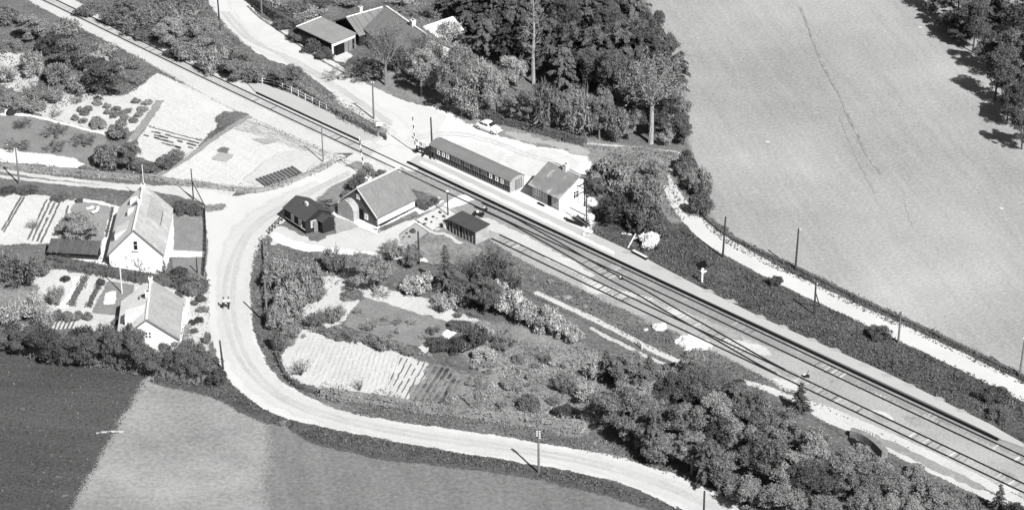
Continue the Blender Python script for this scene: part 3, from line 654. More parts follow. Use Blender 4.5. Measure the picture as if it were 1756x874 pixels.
def zone(place, group, items):
    """items: (kind, tone, cx, top, bot, w[, label]); labels count from the left within the place by kind and tone"""
    by = {}
    for it in items: by.setdefault((it[0], it[1]), []).append(it)
    for (k, t), L in by.items():
        L.sort(key=lambda q: q[2])
        for i, it in enumerate(L):
            if len(it) > 6: lab = it[6]
            else:
                size = ''
                lab = (f"{ORD[i]} {TD[t]} {KD[k]} from the left " if len(L) > 1 else f"{TD[t]} {KD[k]} ") + place
            dt = vr.uniform(-14, 6) if ('wood' in place or 'row above' in place) and k in ('leafy','conifer') else 0
            veg(k, it[2], it[3]+dt, it[4], it[5]*(vr.uniform(.75,1.12) if dt else 1), t, lab, group)

zone('in the top left thicket', 'thicket at the top left', [
 ('shrub','mid',18,2,42,56),('leafy','mid',56,22,75,62),('shrub','dark',88,45,96,60),('spiky','mid',115,28,72,60),('leafy','mid',122,62,128,62),('feather','mid',150,60,104,50),
 ('shrub','dark',160,85,128,48),('feather','pale',188,66,105,46),('spiky','mid',55,86,132,50),
 ('leafy','dark',190,92,170,80,'big round dark tree beside the embankment at upper left'),('spiky','mid',142,122,165,50),('shrub','mid',100,100,146,50),
 ('feather','mid',226,88,122,44),('shrub','mid',20,62,92,50),('feather','mid',95,140,180,50)])
zone('in the sandy left-edge patch', 'bushes on the sandy patch', [
 ('feather','pale',14,98,146,46),('feather','mid',52,138,176,52),('shrub','mid',28,155,186,46),('feather','mid',60,160,196,50),('bush_bare','mid',132,150,182,40)])
veg('bush_bare', 95, 176, 206, 48, 'mid', 'leafless bush on the pale soil left of the bush rows')
zone('between railway and upper road', 'thicket between railway and road', [
 ('shrub','mid',150,-4,30,50),('feather','mid',190,2,48,52),('spiky','mid',232,16,62,62),('leafy','mid',210,-15,34,56),('feather','mid',268,-6,42,62),('leafy','mid',282,30,88,62),
 ('spiky','mid',316,4,62,60),('shrub','mid',325,55,106,60),('leafy','mid',356,30,92,60),('spiky','mid',366,74,128,58),('shrub','dark',402,84,130,56),('leafy','mid',412,96,140,50),('feather','mid',440,98,146,50),
 ('feather','mid',335,-18,30,52),('shrub','mid',300,-24,14,60),('shrub','dark',252,42,72,40),('shrub','dark',300,74,100,40),('shrub','mid',345,20,50,40),('shrub','mid',385,55,96,42),('spiky','mid',250,10,50,50)])
veg('leafy', 492, 106, 152, 58, 'mid', 'round leafy tree at the upper end of the roadside hedge')
zone('behind the top roadside hedge', 'garden plants at the top', [
 ('shrub','mid',500,-4,34,62),('feather','pale',468,-24,20,44),('shrub','dark',546,-12,13,54),('feather','pale',532,8,36,62),('feather','mid',600,-12,14,60),('feather','pale',690,-20,10,60),
 ('shrub','mid',700,8,28,30),('feather','pale',520,22,48,44)])
zone('along the flat-roofed shed wall', 'shrubs by the flat-roofed shed', [
 ('shrub','dark',488,26,52,36),('shrub','dark',512,42,74,38),('shrub','dark',535,58,92,40),('shrub','dark',558,76,104,34)])
veg('bare', 662, 28, 152, 100, 'mid', 'big bare branching tree in front of the house, beside the shed', bark='twig')
veg('feather', 632, 96, 142, 84, 'mid', 'low spreading tree overhanging the white road below the shed')
veg('bare', 742, 30, 130, 70, 'mid', 'half bare tree in front of the white-roofed outbuilding')
veg('feather', 690, 22, 96, 84, 'mid', 'wide feathery tree in front of the farmhouse roof')
veg('feather', 770, 26, 78, 56, 'pale', 'pale feathery tree half hiding the white-roofed outbuilding')
veg('orchard', 580, 112, 142, 60, 'mid', 'low thin tree leaning over the edge of the white road')
zone('between farmhouse and yard hedge', 'garden trees behind the yard', [
 ('feather','mid',712,62,132,62),('leafy','mid',722,86,168,60),('feather','pale',764,52,112,56),('leafy','mid',770,92,190,66),('feather','mid',800,108,200,66),('feather','pale',830,92,166,66),
 ('leafy','mid',852,104,208,64),('feather','mid',745,66,150,64),('leafy','pale',888,92,160,52),('leafy','mid',884,146,214,52),('feather','mid',790,64,120,50),('feather','mid',680,60,128,40),('feather','pale',810,150,208,50)])
zone('just behind the yard hedge', 'tree row behind the yard hedge', [
 ('leafy','mid',912,138,222,48),('spiky','mid',940,132,226,56),('leafy','mid',968,140,232,54),('spiky','mid',998,144,238,56),('leafy','mid',1028,146,240,52),('feather','mid',1058,160,246,58),('leafy','mid',1080,176,240,44)])
zone('along the top photo edge', 'dark wood at the top', [
 ('conifer','dark',776,-22,34,60),('conifer','dark',810,-18,56,70),('conifer','dark',846,-30,62,70),('conifer','dark',884,-26,66,74),('conifer','dark',925,-30,62,74),('conifer','dark',962,-26,72,74),('conifer','dark',1002,-30,70,74),('conifer','dark',1045,-26,72,74),('conifer','dark',1086,-26,66,60)])
zone('in the middle of the top wood', 'dark wood at the top', [
 ('conifer','dark',836,22,98,70),('conifer','dark',872,34,112,70),('conifer','dark',905,30,122,70),('conifer','dark',942,36,132,74),('conifer','dark',980,36,136,74),('conifer','dark',1020,40,142,76),('conifer','dark',1060,40,140,76),('conifer','dark',1098,40,140,70),('conifer','dark',1128,68,150,56),('leafy','dark',1118,20,96,50),('leafy','dark',1140,60,130,48),
 ('leafy','dark',960,8,92,60),('leafy','dark',1040,10,100,60),('leafy','dark',1085,30,110,60)])
zone('on the near side of the top wood', 'dark wood at the top', [
 ('leafy','dark',1010,84,160,70),('leafy','dark',1055,92,176,70),('conifer','dark',965,78,158,66),('feather','mid',1090,96,190,80),('conifer','dark',1140,96,178,58),('leafy','dark',1150,140,212,52),('leafy','dark',1120,170,240,56),('feather','mid',1156,186,240,44),('feather','mid',1168,150,200,44),('conifer','dark',1162,100,176,46),('leafy','dark',1172,190,250,44),('conifer','dark',1108,130,200,60)])
veg('birch', 915, -6, 146, 56, 'mid', 'slender pale-trunked tree rising from the yard row before the dark wood', bark='bark_pale', seeds=1)
veg('tallbare', 1116, 78, 250, 110, 'mid', 'tall pale-trunked tree with spreading bare crown beside the field', bark='bark_pale')
veg('feather', 1144, 214, 252, 30, 'pale', 'small pale budding shrub at the foot of the tall pale-trunked tree', 'pale shrubs')
zone('right of the station building', 'shrubs right of the station building', [
 ('shrub','mid',1040,246,334,78,'large round speckled shrub touching the station building'),('leafy','dark',1022,296,338,40),('shrub','mid',1092,286,350,70),('spiky','mid',1112,300,366,58),('spiky','dark',1060,328,388,72),('shrub','dark',1106,334,402,64),('shrub','dark',1130,352,408,48),('feather','mid',1122,262,312,46),('shrub','dark',1094,370,400,40)])
zone('between pale field and little road', 'shrubs at the field edge', [
 ('shrub','dark',1178,250,296,40),('spiky','mid',1198,280,332,44),('shrub','dark',1202,318,370,46),('shrub','mid',1204,300,344,34),('feather','mid',1172,262,306,34)])
veg('shrub', 1328, 468, 490, 30, 'dark', 'small dark bush on the verge below the lowest end of the pale field')
veg('shrub', 1508, 552, 582, 44, 'dark', 'dark bush on the verge beside the white road near the right edge')
veg('shrub', 1700, 655, 690, 60, 'dark', 'dark bush spreading at the road edge in the far right corner')
veg('shrub', 1715, 690, 722, 50, 'dark', 'lower dark bush on the verge just before the platform end')
zone('in the top right wood', 'wood in the top right corner', [
 ('leafy','dark',1600,-34,24,80),('conifer','dark',1640,-16,58,76),('leafy','dark',1668,6,92,76),('conifer','dark',1690,-26,60,86),('leafy','dark',1735,-18,82,88),('leafy','dark',1692,42,124,76),('leafy','dark',1732,52,142,88),('leafy','dark',1706,92,176,74),('leafy','dark',1750,112,204,72),('leafy','dark',1726,150,216,56),('leafy','dark',1752,180,258,50),('conifer','dark',1775,20,140,80),('leafy','dark',1645,40,80,44)])
zone('fronting the lower right wood', 'big wood at lower right', [
 ('leafy','mid',1052,655,738,84),('leafy','mid',1090,700,772,80),('leafy','mid',1140,730,800,84),('leafy','mid',1185,748,818,76),('leafy','mid',1232,770,848,80),('feather','mid',1272,800,868,64),('conifer','dark',1118,706,790,54),('conifer','dark',1212,742,836,54),('fir','dark',1330,760,850,40),('leafy','mid',1310,812,890,84),('leafy','mid',1365,830,910,84),('leafy','mid',1420,838,915,80),('leafy','mid',1475,835,915,80)])
zone('inside the lower right wood', 'big wood at lower right', [
 ('leafy','mid',1092,632,708,80),('leafy','mid',1122,668,744,76),('leafy','dark',1150,640,722,80),('leafy','mid',1172,684,764,84),('leafy','dark',1205,640,722,84),('leafy','mid',1238,672,760,84),('leafy','mid',1262,716,800,84),('leafy','mid',1290,664,758,84),('leafy','dark',1300,742,836,84),('leafy','mid',1336,700,782,80),('leafy','mid',1340,770,856,84),('leafy','mid',1385,744,830,80),('leafy','dark',1392,790,868,76),('leafy','mid',1436,768,850,80),('leafy','mid',1490,790,868,76),('leafy','dark',1222,716,790,60),('conifer','dark',1104,620,700,56),('conifer','dark',1180,612,700,56),('conifer','dark',1262,640,730,56),('fir','dark',1360,720,800,40)])
zone('behind the lower right wood', 'big wood at lower right', [
 ('leafy','mid',1060,618,672,60),('fir','dark',1040,596,654,46),('feather','mid',1080,586,650,56),('fir','dark',1112,606,664,44),('feather','mid',1145,612,668,56),('leafy','mid',1190,602,664,56),('feather','mid',1240,628,690,60),('feather','mid',1300,650,704,56),('fir','dark',1372,652,708,40),('feather','mid',1345,690,738,56),('feather','mid',1400,716,775,56)])
veg('orchard', 1212, 590, 622, 50, 'mid', 'low dark bush growing against the white sand patch', name='bush', cat='bush')
zone('in the bottom right corner scrub', 'scrub in the bottom right corner', [
 ('feather','mid',1535,800,860,66),('leafy','mid',1548,835,905,70),('feather','mid',1592,812,868,64),('leafy','mid',1612,845,910,70),('feather','mid',1650,832,890,56),('fir','dark',1712,826,880,38),('leafy','mid',1675,862,920,60),('shrub','dark',1740,852,900,50),('shrub','mid',1510,776,812,44),('shrub','mid',1570,790,820,40),('shrub','mid',1470,752,792,44)])
zone('below the goods shed', 'trees below the goods shed', [
 ('fir','dark',764,418,500,44),('bare','dark',806,420,506,62,'dark twiggy tree leaning in front of the goods shed'),('feather','dark',846,408,486,64),('shrub','dark',792,466,522,54),('leafy','dark',830,478,544,60),('feather','dark',872,446,510,50),('fir','dark',822,440,520,40)])
zone('in the row below the siding', 'white flowering bushes', [
 ('shrub','blossom',852,470,524,52),('shrub','blossom',878,484,546,56),('shrub','blossom',906,500,558,54),('shrub','blossom',936,514,570,54),('shrub','blossom',962,532,578,48),('shrub','blossom',984,550,588,38)])
zone('in the garden inside the bend', 'garden shrubs inside the bend', [
 ('feather','mid',574,410,470,50,'round feathery shrub standing alone below the black hut'),('spiky','mid',482,432,500,56),('spiky','mid',522,440,520,66),('spiky','mid',496,476,548,64),('spiky','mid',540,470,520,46),('leafy','mid',642,434,508,86,'broad round tree in the garden below the cottage'),('feather','mid',678,402,446,60),('feather','mid',706,418,460,44),('orchard','mid',656,488,514,40),
 ('shrub','blossom',716,458,506,60,'blossoming white shrub beside the telephone pole in the garden'),('feather','pale',764,492,536,54),('feather','mid',570,508,556,60),('feather','mid',540,528,566,50),('shrub','mid',500,548,576,36),('spiky','mid',476,516,566,36),('spiky','mid',480,560,602,30),('shrub','mid',604,494,516,40)])
zone('by the small white garden bench plot', 'dark bushes round the bench', [
 ('shrub','dark',790,540,568,46),('shrub','dark',818,548,596,42),('shrub','dark',754,570,602,40),('shrub','dark',782,572,606,44),('shrub','dark',806,578,600,34)])
patch('rough_ground', [(800,560),(860,560),(940,570),(1010,600),(1050,650),(1030,720),(990,742),(880,722),(780,700),(730,690),(850,655),(800,600)], M['grass_pale'], 3, sk=2.0)
zone('in the rough central scrub', 'rough scrub', [
 ('feather','mid',862,556,604,54),('feather','mid',968,630,676,52),('shrub','pale',832,590,624,50),('shrub','dark',910,670,706,48),('shrub','dark',966,684,714,40),('feather','pale',1005,642,694,54),('shrub','pale',1020,610,650,44),('feather','pale',830,548,580,40),
 ('shrub','mid',880,640,668,44),('shrub','mid',820,640,665,40),('feather','pale',1010,690,730,40)])
veg('bush_bare', 516, 598, 648, 58, 'mid', 'leafless bush in the left corner of the furrowed garden plot', bark='bark')
veg('bush_bare', 617, 638, 672, 34, 'mid', 'leafless bush at the lower edge of the furrowed garden plot', bark='bark')
zone('between lawn and furrowed plot', 'low border plants', [
 ('shrub','mid',570,560,580,30),('shrub','mid',590,566,586,30),('orchard','mid',612,560,592,44),('shrub','mid',636,574,594,30),('feather','mid',660,562,604,44),('shrub','mid',686,584,602,28),('shrub','mid',700,590,610,26),('shrub','mid',548,556,572,24)])
def scatter(poly, n, place, group, seed, kinds=('shrub','feather','orchard'), tones=('mid','pale'), wr=(12,26)):
    r_ = random.Random(seed); xs = [p[0] for p in poly]; ys = [p[1] for p in poly]; it = []; tries = 0
    while len(it) < n and tries < 4000:
        tries += 1; x = r_.uniform(min(xs),max(xs)); y = r_.uniform(min(ys),max(ys))
        c = False
        for i in range(len(poly)):
            x1,y1 = poly[i]; x2,y2 = poly[(i+1)%len(poly)]
            if (y1 > y) != (y2 > y) and x < (x2-x1)*(y-y1)/(y2-y1)+x1: c = not c
        if not c or any(abs(q[2]-x) < 12 and abs(q[3]+8-y) < 8 for q in it): continue
        w_ = r_.uniform(*wr); h_ = w_*r_.uniform(.6,1.0); it.append((r_.choice(kinds), r_.choice(tones), x, y-h_*.65, y+h_*.35, w_))
    zone(place, group, it)
scatter([(800,590),(900,600),(1010,640),(1010,720),(860,700),(760,680),(800,640)], 34, 'low in the central scrub', 'low scrub plants', 3)
scatter([(560,545),(740,605),(735,622),(600,580),(540,565)], 18, 'in the flower border by the lawn', 'border plants', 4, wr=(8,16))
scatter([(462,520),(520,540),(560,556),(500,590),(485,600),(465,570)], 16, 'on the left bank of the garden', 'bank plants', 5, wr=(12,24))
scatter([(600,520),(760,560),(740,590),(600,555)], 10, 'on the grey lawn inside the bend', 'lawn shrubs', 6, kinds=('orchard','feather'), wr=(16,30))
scatter([(860,440),(1000,505),(1130,565),(1100,580),(960,515),(860,462)], 20, 'on the grass below the siding', 'grass clumps', 7, kinds=('shrub','bush_bare'), wr=(7,14))
scatter([(760,500),(830,540),(840,570),(800,560),(740,520)], 10, 'beside the pale garden path', 'path plants', 8, wr=(12,26))
scatter([(600,30),(700,0),(790,20),(760,60),(690,120),(610,120)], 16, 'around the farmhouse', 'farmhouse plants', 9, wr=(16,34))
scatter([(270,478),(350,480),(352,490),(270,486)], 6, 'on the hedge by the lower house', 'hedge shoots', 10, kinds=('feather','shrub'), wr=(14,22))
scatter([(140,95),(240,110),(240,150),(150,160)], 10, 'above the bush rows', 'thicket undergrowth', 11, wr=(20,36))
# left gardens
rowpos = [(490,515),(535,530),(580,545),(640,555),(540,560),(440,545),(405,550),(425,565),(680,505),(735,515),(715,545),(690,572),(570,578),(620,590),(378,590),(415,605),(670,602),(610,565)]
rowpos.sort()
for i, (zx, zy) in enumerate(rowpos):
    veg('shrub', zx/2.913, zy/2.913-9, zy/2.913+5, 15+(i*7)%6, 'mid', f'{ORD[i]} small round bush from the left on the plot above the orchard lawn', 'small bushes in rows')
veg('shrub', 171, 194, 222, 36, 'mid', 'biggest bush at the lower edge of the bush rows')
zone('right of the orchard lawn', 'shrubs by the orchard lawn', [
 ('shrub','mid',206,196,240,44),('shrub','mid',190,234,290,58),('leafy','mid',222,240,296,44),('shrub','dark',252,272,296,46),('shrub','dark',286,258,290,40),('spiky','mid',302,252,276,32)])
zone('on the grey orchard lawn', 'low fruit trees on the orchard lawn', [
 ('orchard','dark',38,200,224,46),('orchard','dark',94,206,240,60),('orchard','dark',32,232,262,60),('orchard','dark',94,234,264,56),('orchard','dark',142,228,252,56)])
zone('on the left farm track verge', 'verge shrubs', [
 ('shrub','dark',14,318,334,34),('shrub','dark',46,314,334,40),('shrub','mid',104,324,346,34),('shrub','dark',136,336,348,14)])
veg('leafy', 130, 362, 418, 74, 'mid', 'round leafy tree on the lawn left of the big gabled house')
veg('bush_bare', 58, 366, 396, 44, 'mid', 'leafless bush between the furrows at the left edge')
zone('left of the plank-roofed shed', 'big bushes at the left edge', [
 ('feather','mid',8,410,488,80),('feather','mid',44,420,494,76),('leafy','mid',-16,430,500,70),('feather','mid',76,436,476,40)])
zone('behind the gabled house lawns', 'bushes by the gabled house', [('shrub','dark',316,338,368,42),('shrub','dark',338,344,370,30)])
zone('in front of the big gabled house', 'bushes by the gabled house', [('fir','mid',283,446,478,20),('shrub','dark',304,454,480,38),('shrub','mid',332,470,506,50)])
zone('in the lower left garden scrub', 'scrub in the lower garden', [
 ('feather','pale',16,500,562,72),('feather','pale',56,492,550,60),('feather','mid',78,512,572,46),('shrub','pale',30,548,580,50),('feather','mid',96,478,524,40)])
zone('in the lower vegetable garden', 'garden bushes by the lower house', [
 ('shrub','mid',102,526,550,26),('shrub','mid',120,526,552,24),('shrub','mid',136,528,550,20),('shrub','mid',152,530,550,18),('shrub','dark',112,468,484,20),('shrub','dark',172,474,490,20),('shrub','mid',199,544,558,16)])
zone('between lower house and road', 'flower garden shrubs', [
 ('leafy','dark',308,498,524,16),('shrub','dark',345,500,518,22),('shrub','mid',334,512,524,16),('shrub','mid',352,520,536,14),('shrub','dark',342,540,554,18),('shrub','dark',330,545,558,14),('shrub','dark',333,560,572,14),('shrub','mid',356,560,592,14),('shrub','mid',326,575,596,16),('shrub','mid',344,522,536,14)])
zone('in the row above the dark field', 'big dark hedge row', [
 ('leafy','dark',4,556,606,56),('leafy','dark',42,558,614,56),('leafy','dark',80,562,620,58),('leafy','dark',120,566,626,58),('leafy','dark',162,566,632,60),('leafy','dark',200,566,636,58),('leafy','dark',240,572,644,60),('leafy','dark',274,590,650,58),('leafy','dark',310,594,656,60),('leafy','dark',346,598,660,58),('shrub','dark',372,624,662,36),
 ('spiky','dark',60,550,596,50),('spiky','dark',140,556,606,54),('spiky','dark',186,550,604,50),('spiky','dark',226,546,606,50),('spiky','dark',328,576,622,44),('spiky','dark',100,590,624,44),('spiky','dark',22,550,590,46)])
zone('beside the long-roofed cottage', 'bushes by the cottage', [
 ('shrub','dark',565,336,366,36,'dark clipped bush between the black hut and the cottage'),('feather','dark',614,288,330,46,'dark twiggy tree behind the cottage chimney'),('shrub','mid',652,288,304,26),('shrub','mid',596,322,342,24),('spiky','mid',628,280,312,30)])
zone('at the right end of the cottage', 'flower bed plants', [
 ('shrub','dark',722,340,356,18),('shrub','dark',736,343,356,18),('shrub','dark',728,347,361,16),('shrub','dark',744,336,348,16)])
beds = [(755,364,7),(743,372,6),(731,376,7),(740,381,5),(728,384,7),(718,381,5),(761,371,7),(749,375,4),(697,400,6),(692,407,5),(702,406,6),(709,396,12),(690,411,4)]
beds.sort()
for i, (x, y, w_) in enumerate(beds):
    veg('shrub', x, y-w_*.6, y+w_*.35, w_, 'dark', f'{ORD[i]} small dark plant from the left in the pale flower beds', 'flower bed plants')
zone('on the ground beside the station building', 'white blossom bushes by the platform', [
 ('shrub','white',1015,334,356,22),('shrub','white',1010,362,382,20),('shrub','white',1006,388,406,20)])
veg('shrub', 1112, 390, 426, 38, 'white', 'brilliant white bush standing alone on the dark verge')
veg('bush_bare', 1128, 408, 430, 24, 'dark', 'dark leafless bush beside the brilliant white bush', bark='bark')

# hedges -------------------------------------------------------------
def hedge(label, pts, h, wd, tone='mid', dens=26, ls=.26, group=None, name='hedge'):
    P = resample(pts, .35); rng = np.random.default_rng(len(P)*7+abs(int(pts[0][0]))); Q = []
    A = np.array([list(p) for p in P]); D = unit(np.gradient(A, axis=0)+1e-9)
    n = int(len(P)*.35*dens*(h+wd)); ix = rng.integers(0, len(P), n)
    nrm = np.stack([-D[ix,1], D[ix,0], np.zeros(n)], 1)
    wob = (1+.22*np.sin(ix*.35)+.15*np.sin(ix*.93+2))
    th = rng.uniform(-.15, math.pi+.15, n); ex = np.sign(np.cos(th))*np.abs(np.cos(th))**.6; ez = np.maximum(np.sin(th),0)**.6
    rad = rng.uniform(.8,1.08,n)
    pos = A[ix] + nrm*(ex*wd/2*rad*wob)[:,None] + D[ix]*rng.normal(0,.2,n)[:,None]; pos[:,2] = ez*h*rad*wob*np.where(np.abs(ex)>.8, rng.uniform(.1,1,n), 1)
    No = unit(nrm*ex[:,None]+np.array([0,0,1.0])*ez[:,None]+rng.normal(size=(n,3))*.6)
    Q = leaf_quads(pos, No, rng.normal(size=(n,3))+np.array([0,0,.6]), ls*rng.uniform(.6,1.5,n), ls*.5*rng.uniform(.6,1.5,n))
    mk = M[{'dark':'leaf_dark','mid':'leaf_mid','pale':'leaf_pale'}[tone]]
    # woody core
    mb = MB()
    for q in leafs_core(A, D, h*.72, wd*.62): mb.add(*q)
    core = mb.mesh('core'); me = quads_mesh(name, Q)
    import bmesh
    bm = bmesh.new(); bm.from_mesh(me); bm.from_mesh(core); bm.to_mesh(me); bm.free(); me.materials.append(mk)
    o = bpy.data.objects.new(name, me); COL.objects.link(o); tag(o, label, 'hedge', group); return o
def leafs_core(A, D, h, wd):
    out = []; vs = []; fs = []; k = len(A)
    for i in range(k):
        n = Vector((-D[i][1], D[i][0], 0)); p = Vector(A[i])
        vs += [p+n*wd/2+Vector((0,0,-.05)), p+n*wd*.4+Vector((0,0,h)), p-n*wd*.4+Vector((0,0,h)), p-n*wd/2+Vector((0,0,-.05))]
    for i in range(k-1):
        for j in range(3): fs.append((4*i+j,4*i+4+j,4*i+5+j,4*i+1+j))
    fs += [(0,1,2,3),(4*k-1,4*k-2,4*k-3,4*k-4)]
    return [(vs, fs)]
hedge('long low hedge between the platform fence and the upper white road', [(470,128),(500,145),(540,170),(580,195),(615,214),(655,236)], 1.5, 2.6)
hedge('dark tall hedge beside the road at the top left of the shed', [(412,-14),(440,8),(470,30),(495,44),(520,58)], 1.8, 1.8, 'dark')
hedge('low dark hedge curving along the back of the station yard', [(768,188),(800,197),(840,207),(890,219),(950,235),(1004,250)], 1.5, 1.5, 'dark')
hedge('low hedge strip from the yard to the tall pale-trunked tree', [(1004,252),(1050,256),(1100,258),(1160,266)], .5, .8, 'mid')
hedge('dense dark undergrowth hedge beneath the big hedge row above the dark field', [(-20,588),(40,600),(100,612),(160,620),(220,628),(280,640),(330,650),(378,650)], 2.2, 3.0, 'dark', dens=18, ls=.32)
hedge('trimmed dark hedge between the two house gardens at left', [(82,452),(140,462),(200,474),(260,484),(310,492),(352,497)], 1.5, 2.0, 'dark')
hedge('dark hedge by the road corner at the garden end', [(300,488),(330,494),(358,498)], 1.7, 2.2, 'dark')
hedge('grey grassy hedge below the orchard lawn beside the farm track', [(-20,284),(0,286),(60,292),(130,298),(200,304),(240,308)], .7, 1.8, 'mid')
hedge('low rough hedge along the lower edge of the white allotment', [(250,304),(300,314),(360,322),(420,328),(450,328),(490,316),(530,300),(575,278)], .7, 1.2, 'mid')
hedge('long rough hedge along the lower side of the road-bend garden', [(552,676),(600,684),(660,692),(720,702),(800,712),(870,722),(940,732),(1000,742)], 1.2, 2.0, 'mid')
hedge('ragged upper hedge below the scrub, beside the big wood', [(860,712),(910,720),(960,728),(1008,730)], 1.0, 1.5, 'mid')
hedge('thin dark hedge on the wall around the left corner of the bend', [(474,606),(480,625),(490,645),(510,663),(545,676)], .7, .7, 'dark')
hedge('thin dark hedge on the bank left of the spiky garden shrubs', [(452,415),(455,440),(456,470),(457,520),(462,560)], .9, .8, 'mid')
hedge('row of dark vegetable bushes beside the curved path', [(146,478),(138,495),(128,512),(122,526)], .6, 1.0, 'dark', group='vegetable rows', name='vegetable_row')
hedge('row of dark vegetable bushes beside the white-patched lawn', [(174,482),(166,498),(158,514),(152,528)], .5, .8, 'dark', group='vegetable rows', name='vegetable_row')
hedge('low border of plants on the left side of the gabled house', [(194,358),(190,375),(186,392),(182,410)], .4, .4, 'dark', name='border')
hedge('thin dark field-edge hedge above the little white road', [(1192,352),(1222,386),(1262,412),(1320,440),(1380,468),(1470,512),(1600,572),(1700,620),(1790,664)], .45, .9, 'dark', dens=30)
hedge('grey herbaceous border in the lower flower garden by the house', [(322,560),(318,580),(316,600)], .5, 1.0, 'mid', name='border')

# grass tufts on the rough verges (uncountable) ------------------------
def inside(poly, X, Y):
    ins = np.zeros(len(X), bool); n = len(poly)
    for i in range(n):
        x1,y1 = poly[i]; x2,y2 = poly[(i+1)%n]
        if y1 == y2: continue
        c = ((y1 > Y) != (y2 > Y)) & (X < (x2-x1)*(Y-y1)/(y2-y1)+x1); ins ^= c
    return ins
def tufts(pts, dens, h, m, lab, seed=1, wd=.3):
    if wd == .3: dens, h, wd = dens*1.7, h*.72, .2
    W = [G(*p) for p in pts]; poly = [(q.x,q.y) for q in W]; xs = [p[0] for p in poly]; ys = [p[1] for p in poly]
    rng = np.random.default_rng(seed+abs(int(pts[0][0]))); n = int((max(xs)-min(xs))*(max(ys)-min(ys))*dens)
    X = rng.uniform(min(xs),max(xs),n); Y = rng.uniform(min(ys),max(ys),n); k = inside(poly, X, Y)
    cl = np.sin(X*.9+np.sin(Y*.7)*2)*np.sin(Y*1.1+np.sin(X*.6)*2)+rng.normal(0,.6,n) > -.35
    X, Y = X[k&cl], Y[k&cl]; n = len(X)
    hh = h*rng.uniform(.4,1.3,n); P = np.stack([X,Y,hh*.5+.05],1); a = rng.uniform(0,6.28,n)
    Nn = unit(np.stack([np.cos(a),np.sin(a),rng.uniform(.1,1.2,n)],1)); T = np.stack([rng.normal(0,.4,n),rng.normal(0,.4,n),np.ones(n)],1)
    o = bpy.data.objects.new('grass_tufts', quads_mesh('grass_tufts', leaf_quads(P,Nn,T,hh*1.5,wd*rng.uniform(.6,1.3,n)), m)); COL.objects.link(o)
    tag(o, lab, 'grass', kind='stuff')
tufts([(1005,400),(1083,433),(1134,459),(1203,495),(1310,549),(1517,641),(1637,701),(1700,730),(1790,775),(1850,760),(1756,684),(1663,640),(1563,594),(1488,557),(1374,509),(1310,477),(1238,444),(1190,406),(1165,392),(1120,404),(1060,388)], 14, .30, M['tuft_dark'], 'dark tussocky grass on the verge between platform and little road')
tufts([(1186,350),(1222,382),(1258,411),(1310,442),(1370,470),(1462,514),(1603,578),(1800,670),(1800,684),(1600,588),(1460,526),(1368,480),(1306,452),(1250,422),(1215,396)], 14, .28, M['tuft_dark'], 'dark weeds along the lower edge of the pale field')
tufts([(386,614),(380,640),(402,667),(440,697),(480,717),(600,747),(800,780),(1000,815),(1130,860),(1220,900),(1110,866),(1000,836),(900,814),(800,800),(640,781),(540,756),(440,714),(385,685),(330,668),(262,654),(300,645)], 12, .3, M['tuft_dark'], 'dark rough grass along the lower side of the curving road')
tufts([(430,450),(438,422),(460,402),(462,440),(456,500),(463,560),(478,610),(500,650),(560,676),(700,700),(900,735),(1010,745),(1100,782),(1200,826),(1290,872),(1250,862),(1100,796),(950,764),(800,739),(620,713),(520,677),(457,625),(430,550),(428,500)], 9, .25, M['tuft'], 'rough grass on the inside of the road bend')
tufts([(860,427),(1050,524),(1165,574),(1306,644),(1400,690),(1560,770),(1640,812),(1500,738),(1360,682),(1283,652),(1165,618),(1100,592),(1000,538),(925,502),(860,466)], 8, .22, M['tuft'], 'rough grass between the siding and the farm track')
tufts([(300,95),(437,152),(470,148),(560,190),(640,230),(664,230),(640,207),(560,152),(520,124),(470,110),(440,94),(400,59),(375,34),(355,-5),(130,-5),(200,36)], 8, .22, M['tuft'], 'rough grass between railway and upper road')
tufts([(250,104),(330,150),(400,188),(500,232),(600,275),(590,284),(520,258),(430,208),(398,190),(272,127)], 9, .2, M['tuft'], 'grass strip along the foot of the railway bank')
tufts([(860,580),(1020,600),(1060,650),(1040,730),(1000,740),(850,715),(740,695),(850,650),(820,590)], 11, .35, M['tuft_pale'], 'tangled pale grass in the scrub inside the bend')
tufts([(460,420),(560,440),(620,470),(560,500),(520,560),(490,600),(470,590),(458,520)], 9, .3, M['tuft_pale'], 'tall pale grass under the garden shrubs')
tufts([(710,405),(745,396),(830,430),(860,470),(800,470),(740,455),(690,436)], 8, .2, M['tuft_pale'], 'grass below the goods shed')
tufts([(-60,596),(0,594),(80,608),(150,632),(256,654),(190,770),(128,880),(-100,900)], 3.2, .16, M['tuft_dark'], 'short dark crop on the lower left field', wd=.2)
tufts([(1500,780),(1600,822),(1700,865),(1756,890),(1756,960),(1480,900),(1450,770)], 10, .35, M['tuft'], 'rough scrub grass below the farm track at lower right')
tufts([(1030,255),(1160,266),(1200,300),(1215,372),(1160,380),(1100,330)], 8, .3, M['tuft'], 'rough grass between station shrubs and the field')
tufts([(300,490),(360,500),(360,600),(318,600),(318,560)], 9, .2, M['tuft_pale'], 'low flowers of the garden beside the road')
tufts([(0,62),(120,40),(200,80),(250,104),(262,112),(235,158),(160,170),(60,200),(0,190),(-60,120)], 7, .3, M['tuft'], 'rough grass in the top left thicket')
tufts([(590,30),(800,-20),(860,60),(800,150),(700,150),(620,120),(640,80)], 6, .3, M['tuft_pale'], 'uneven grass round the farmhouse garden')

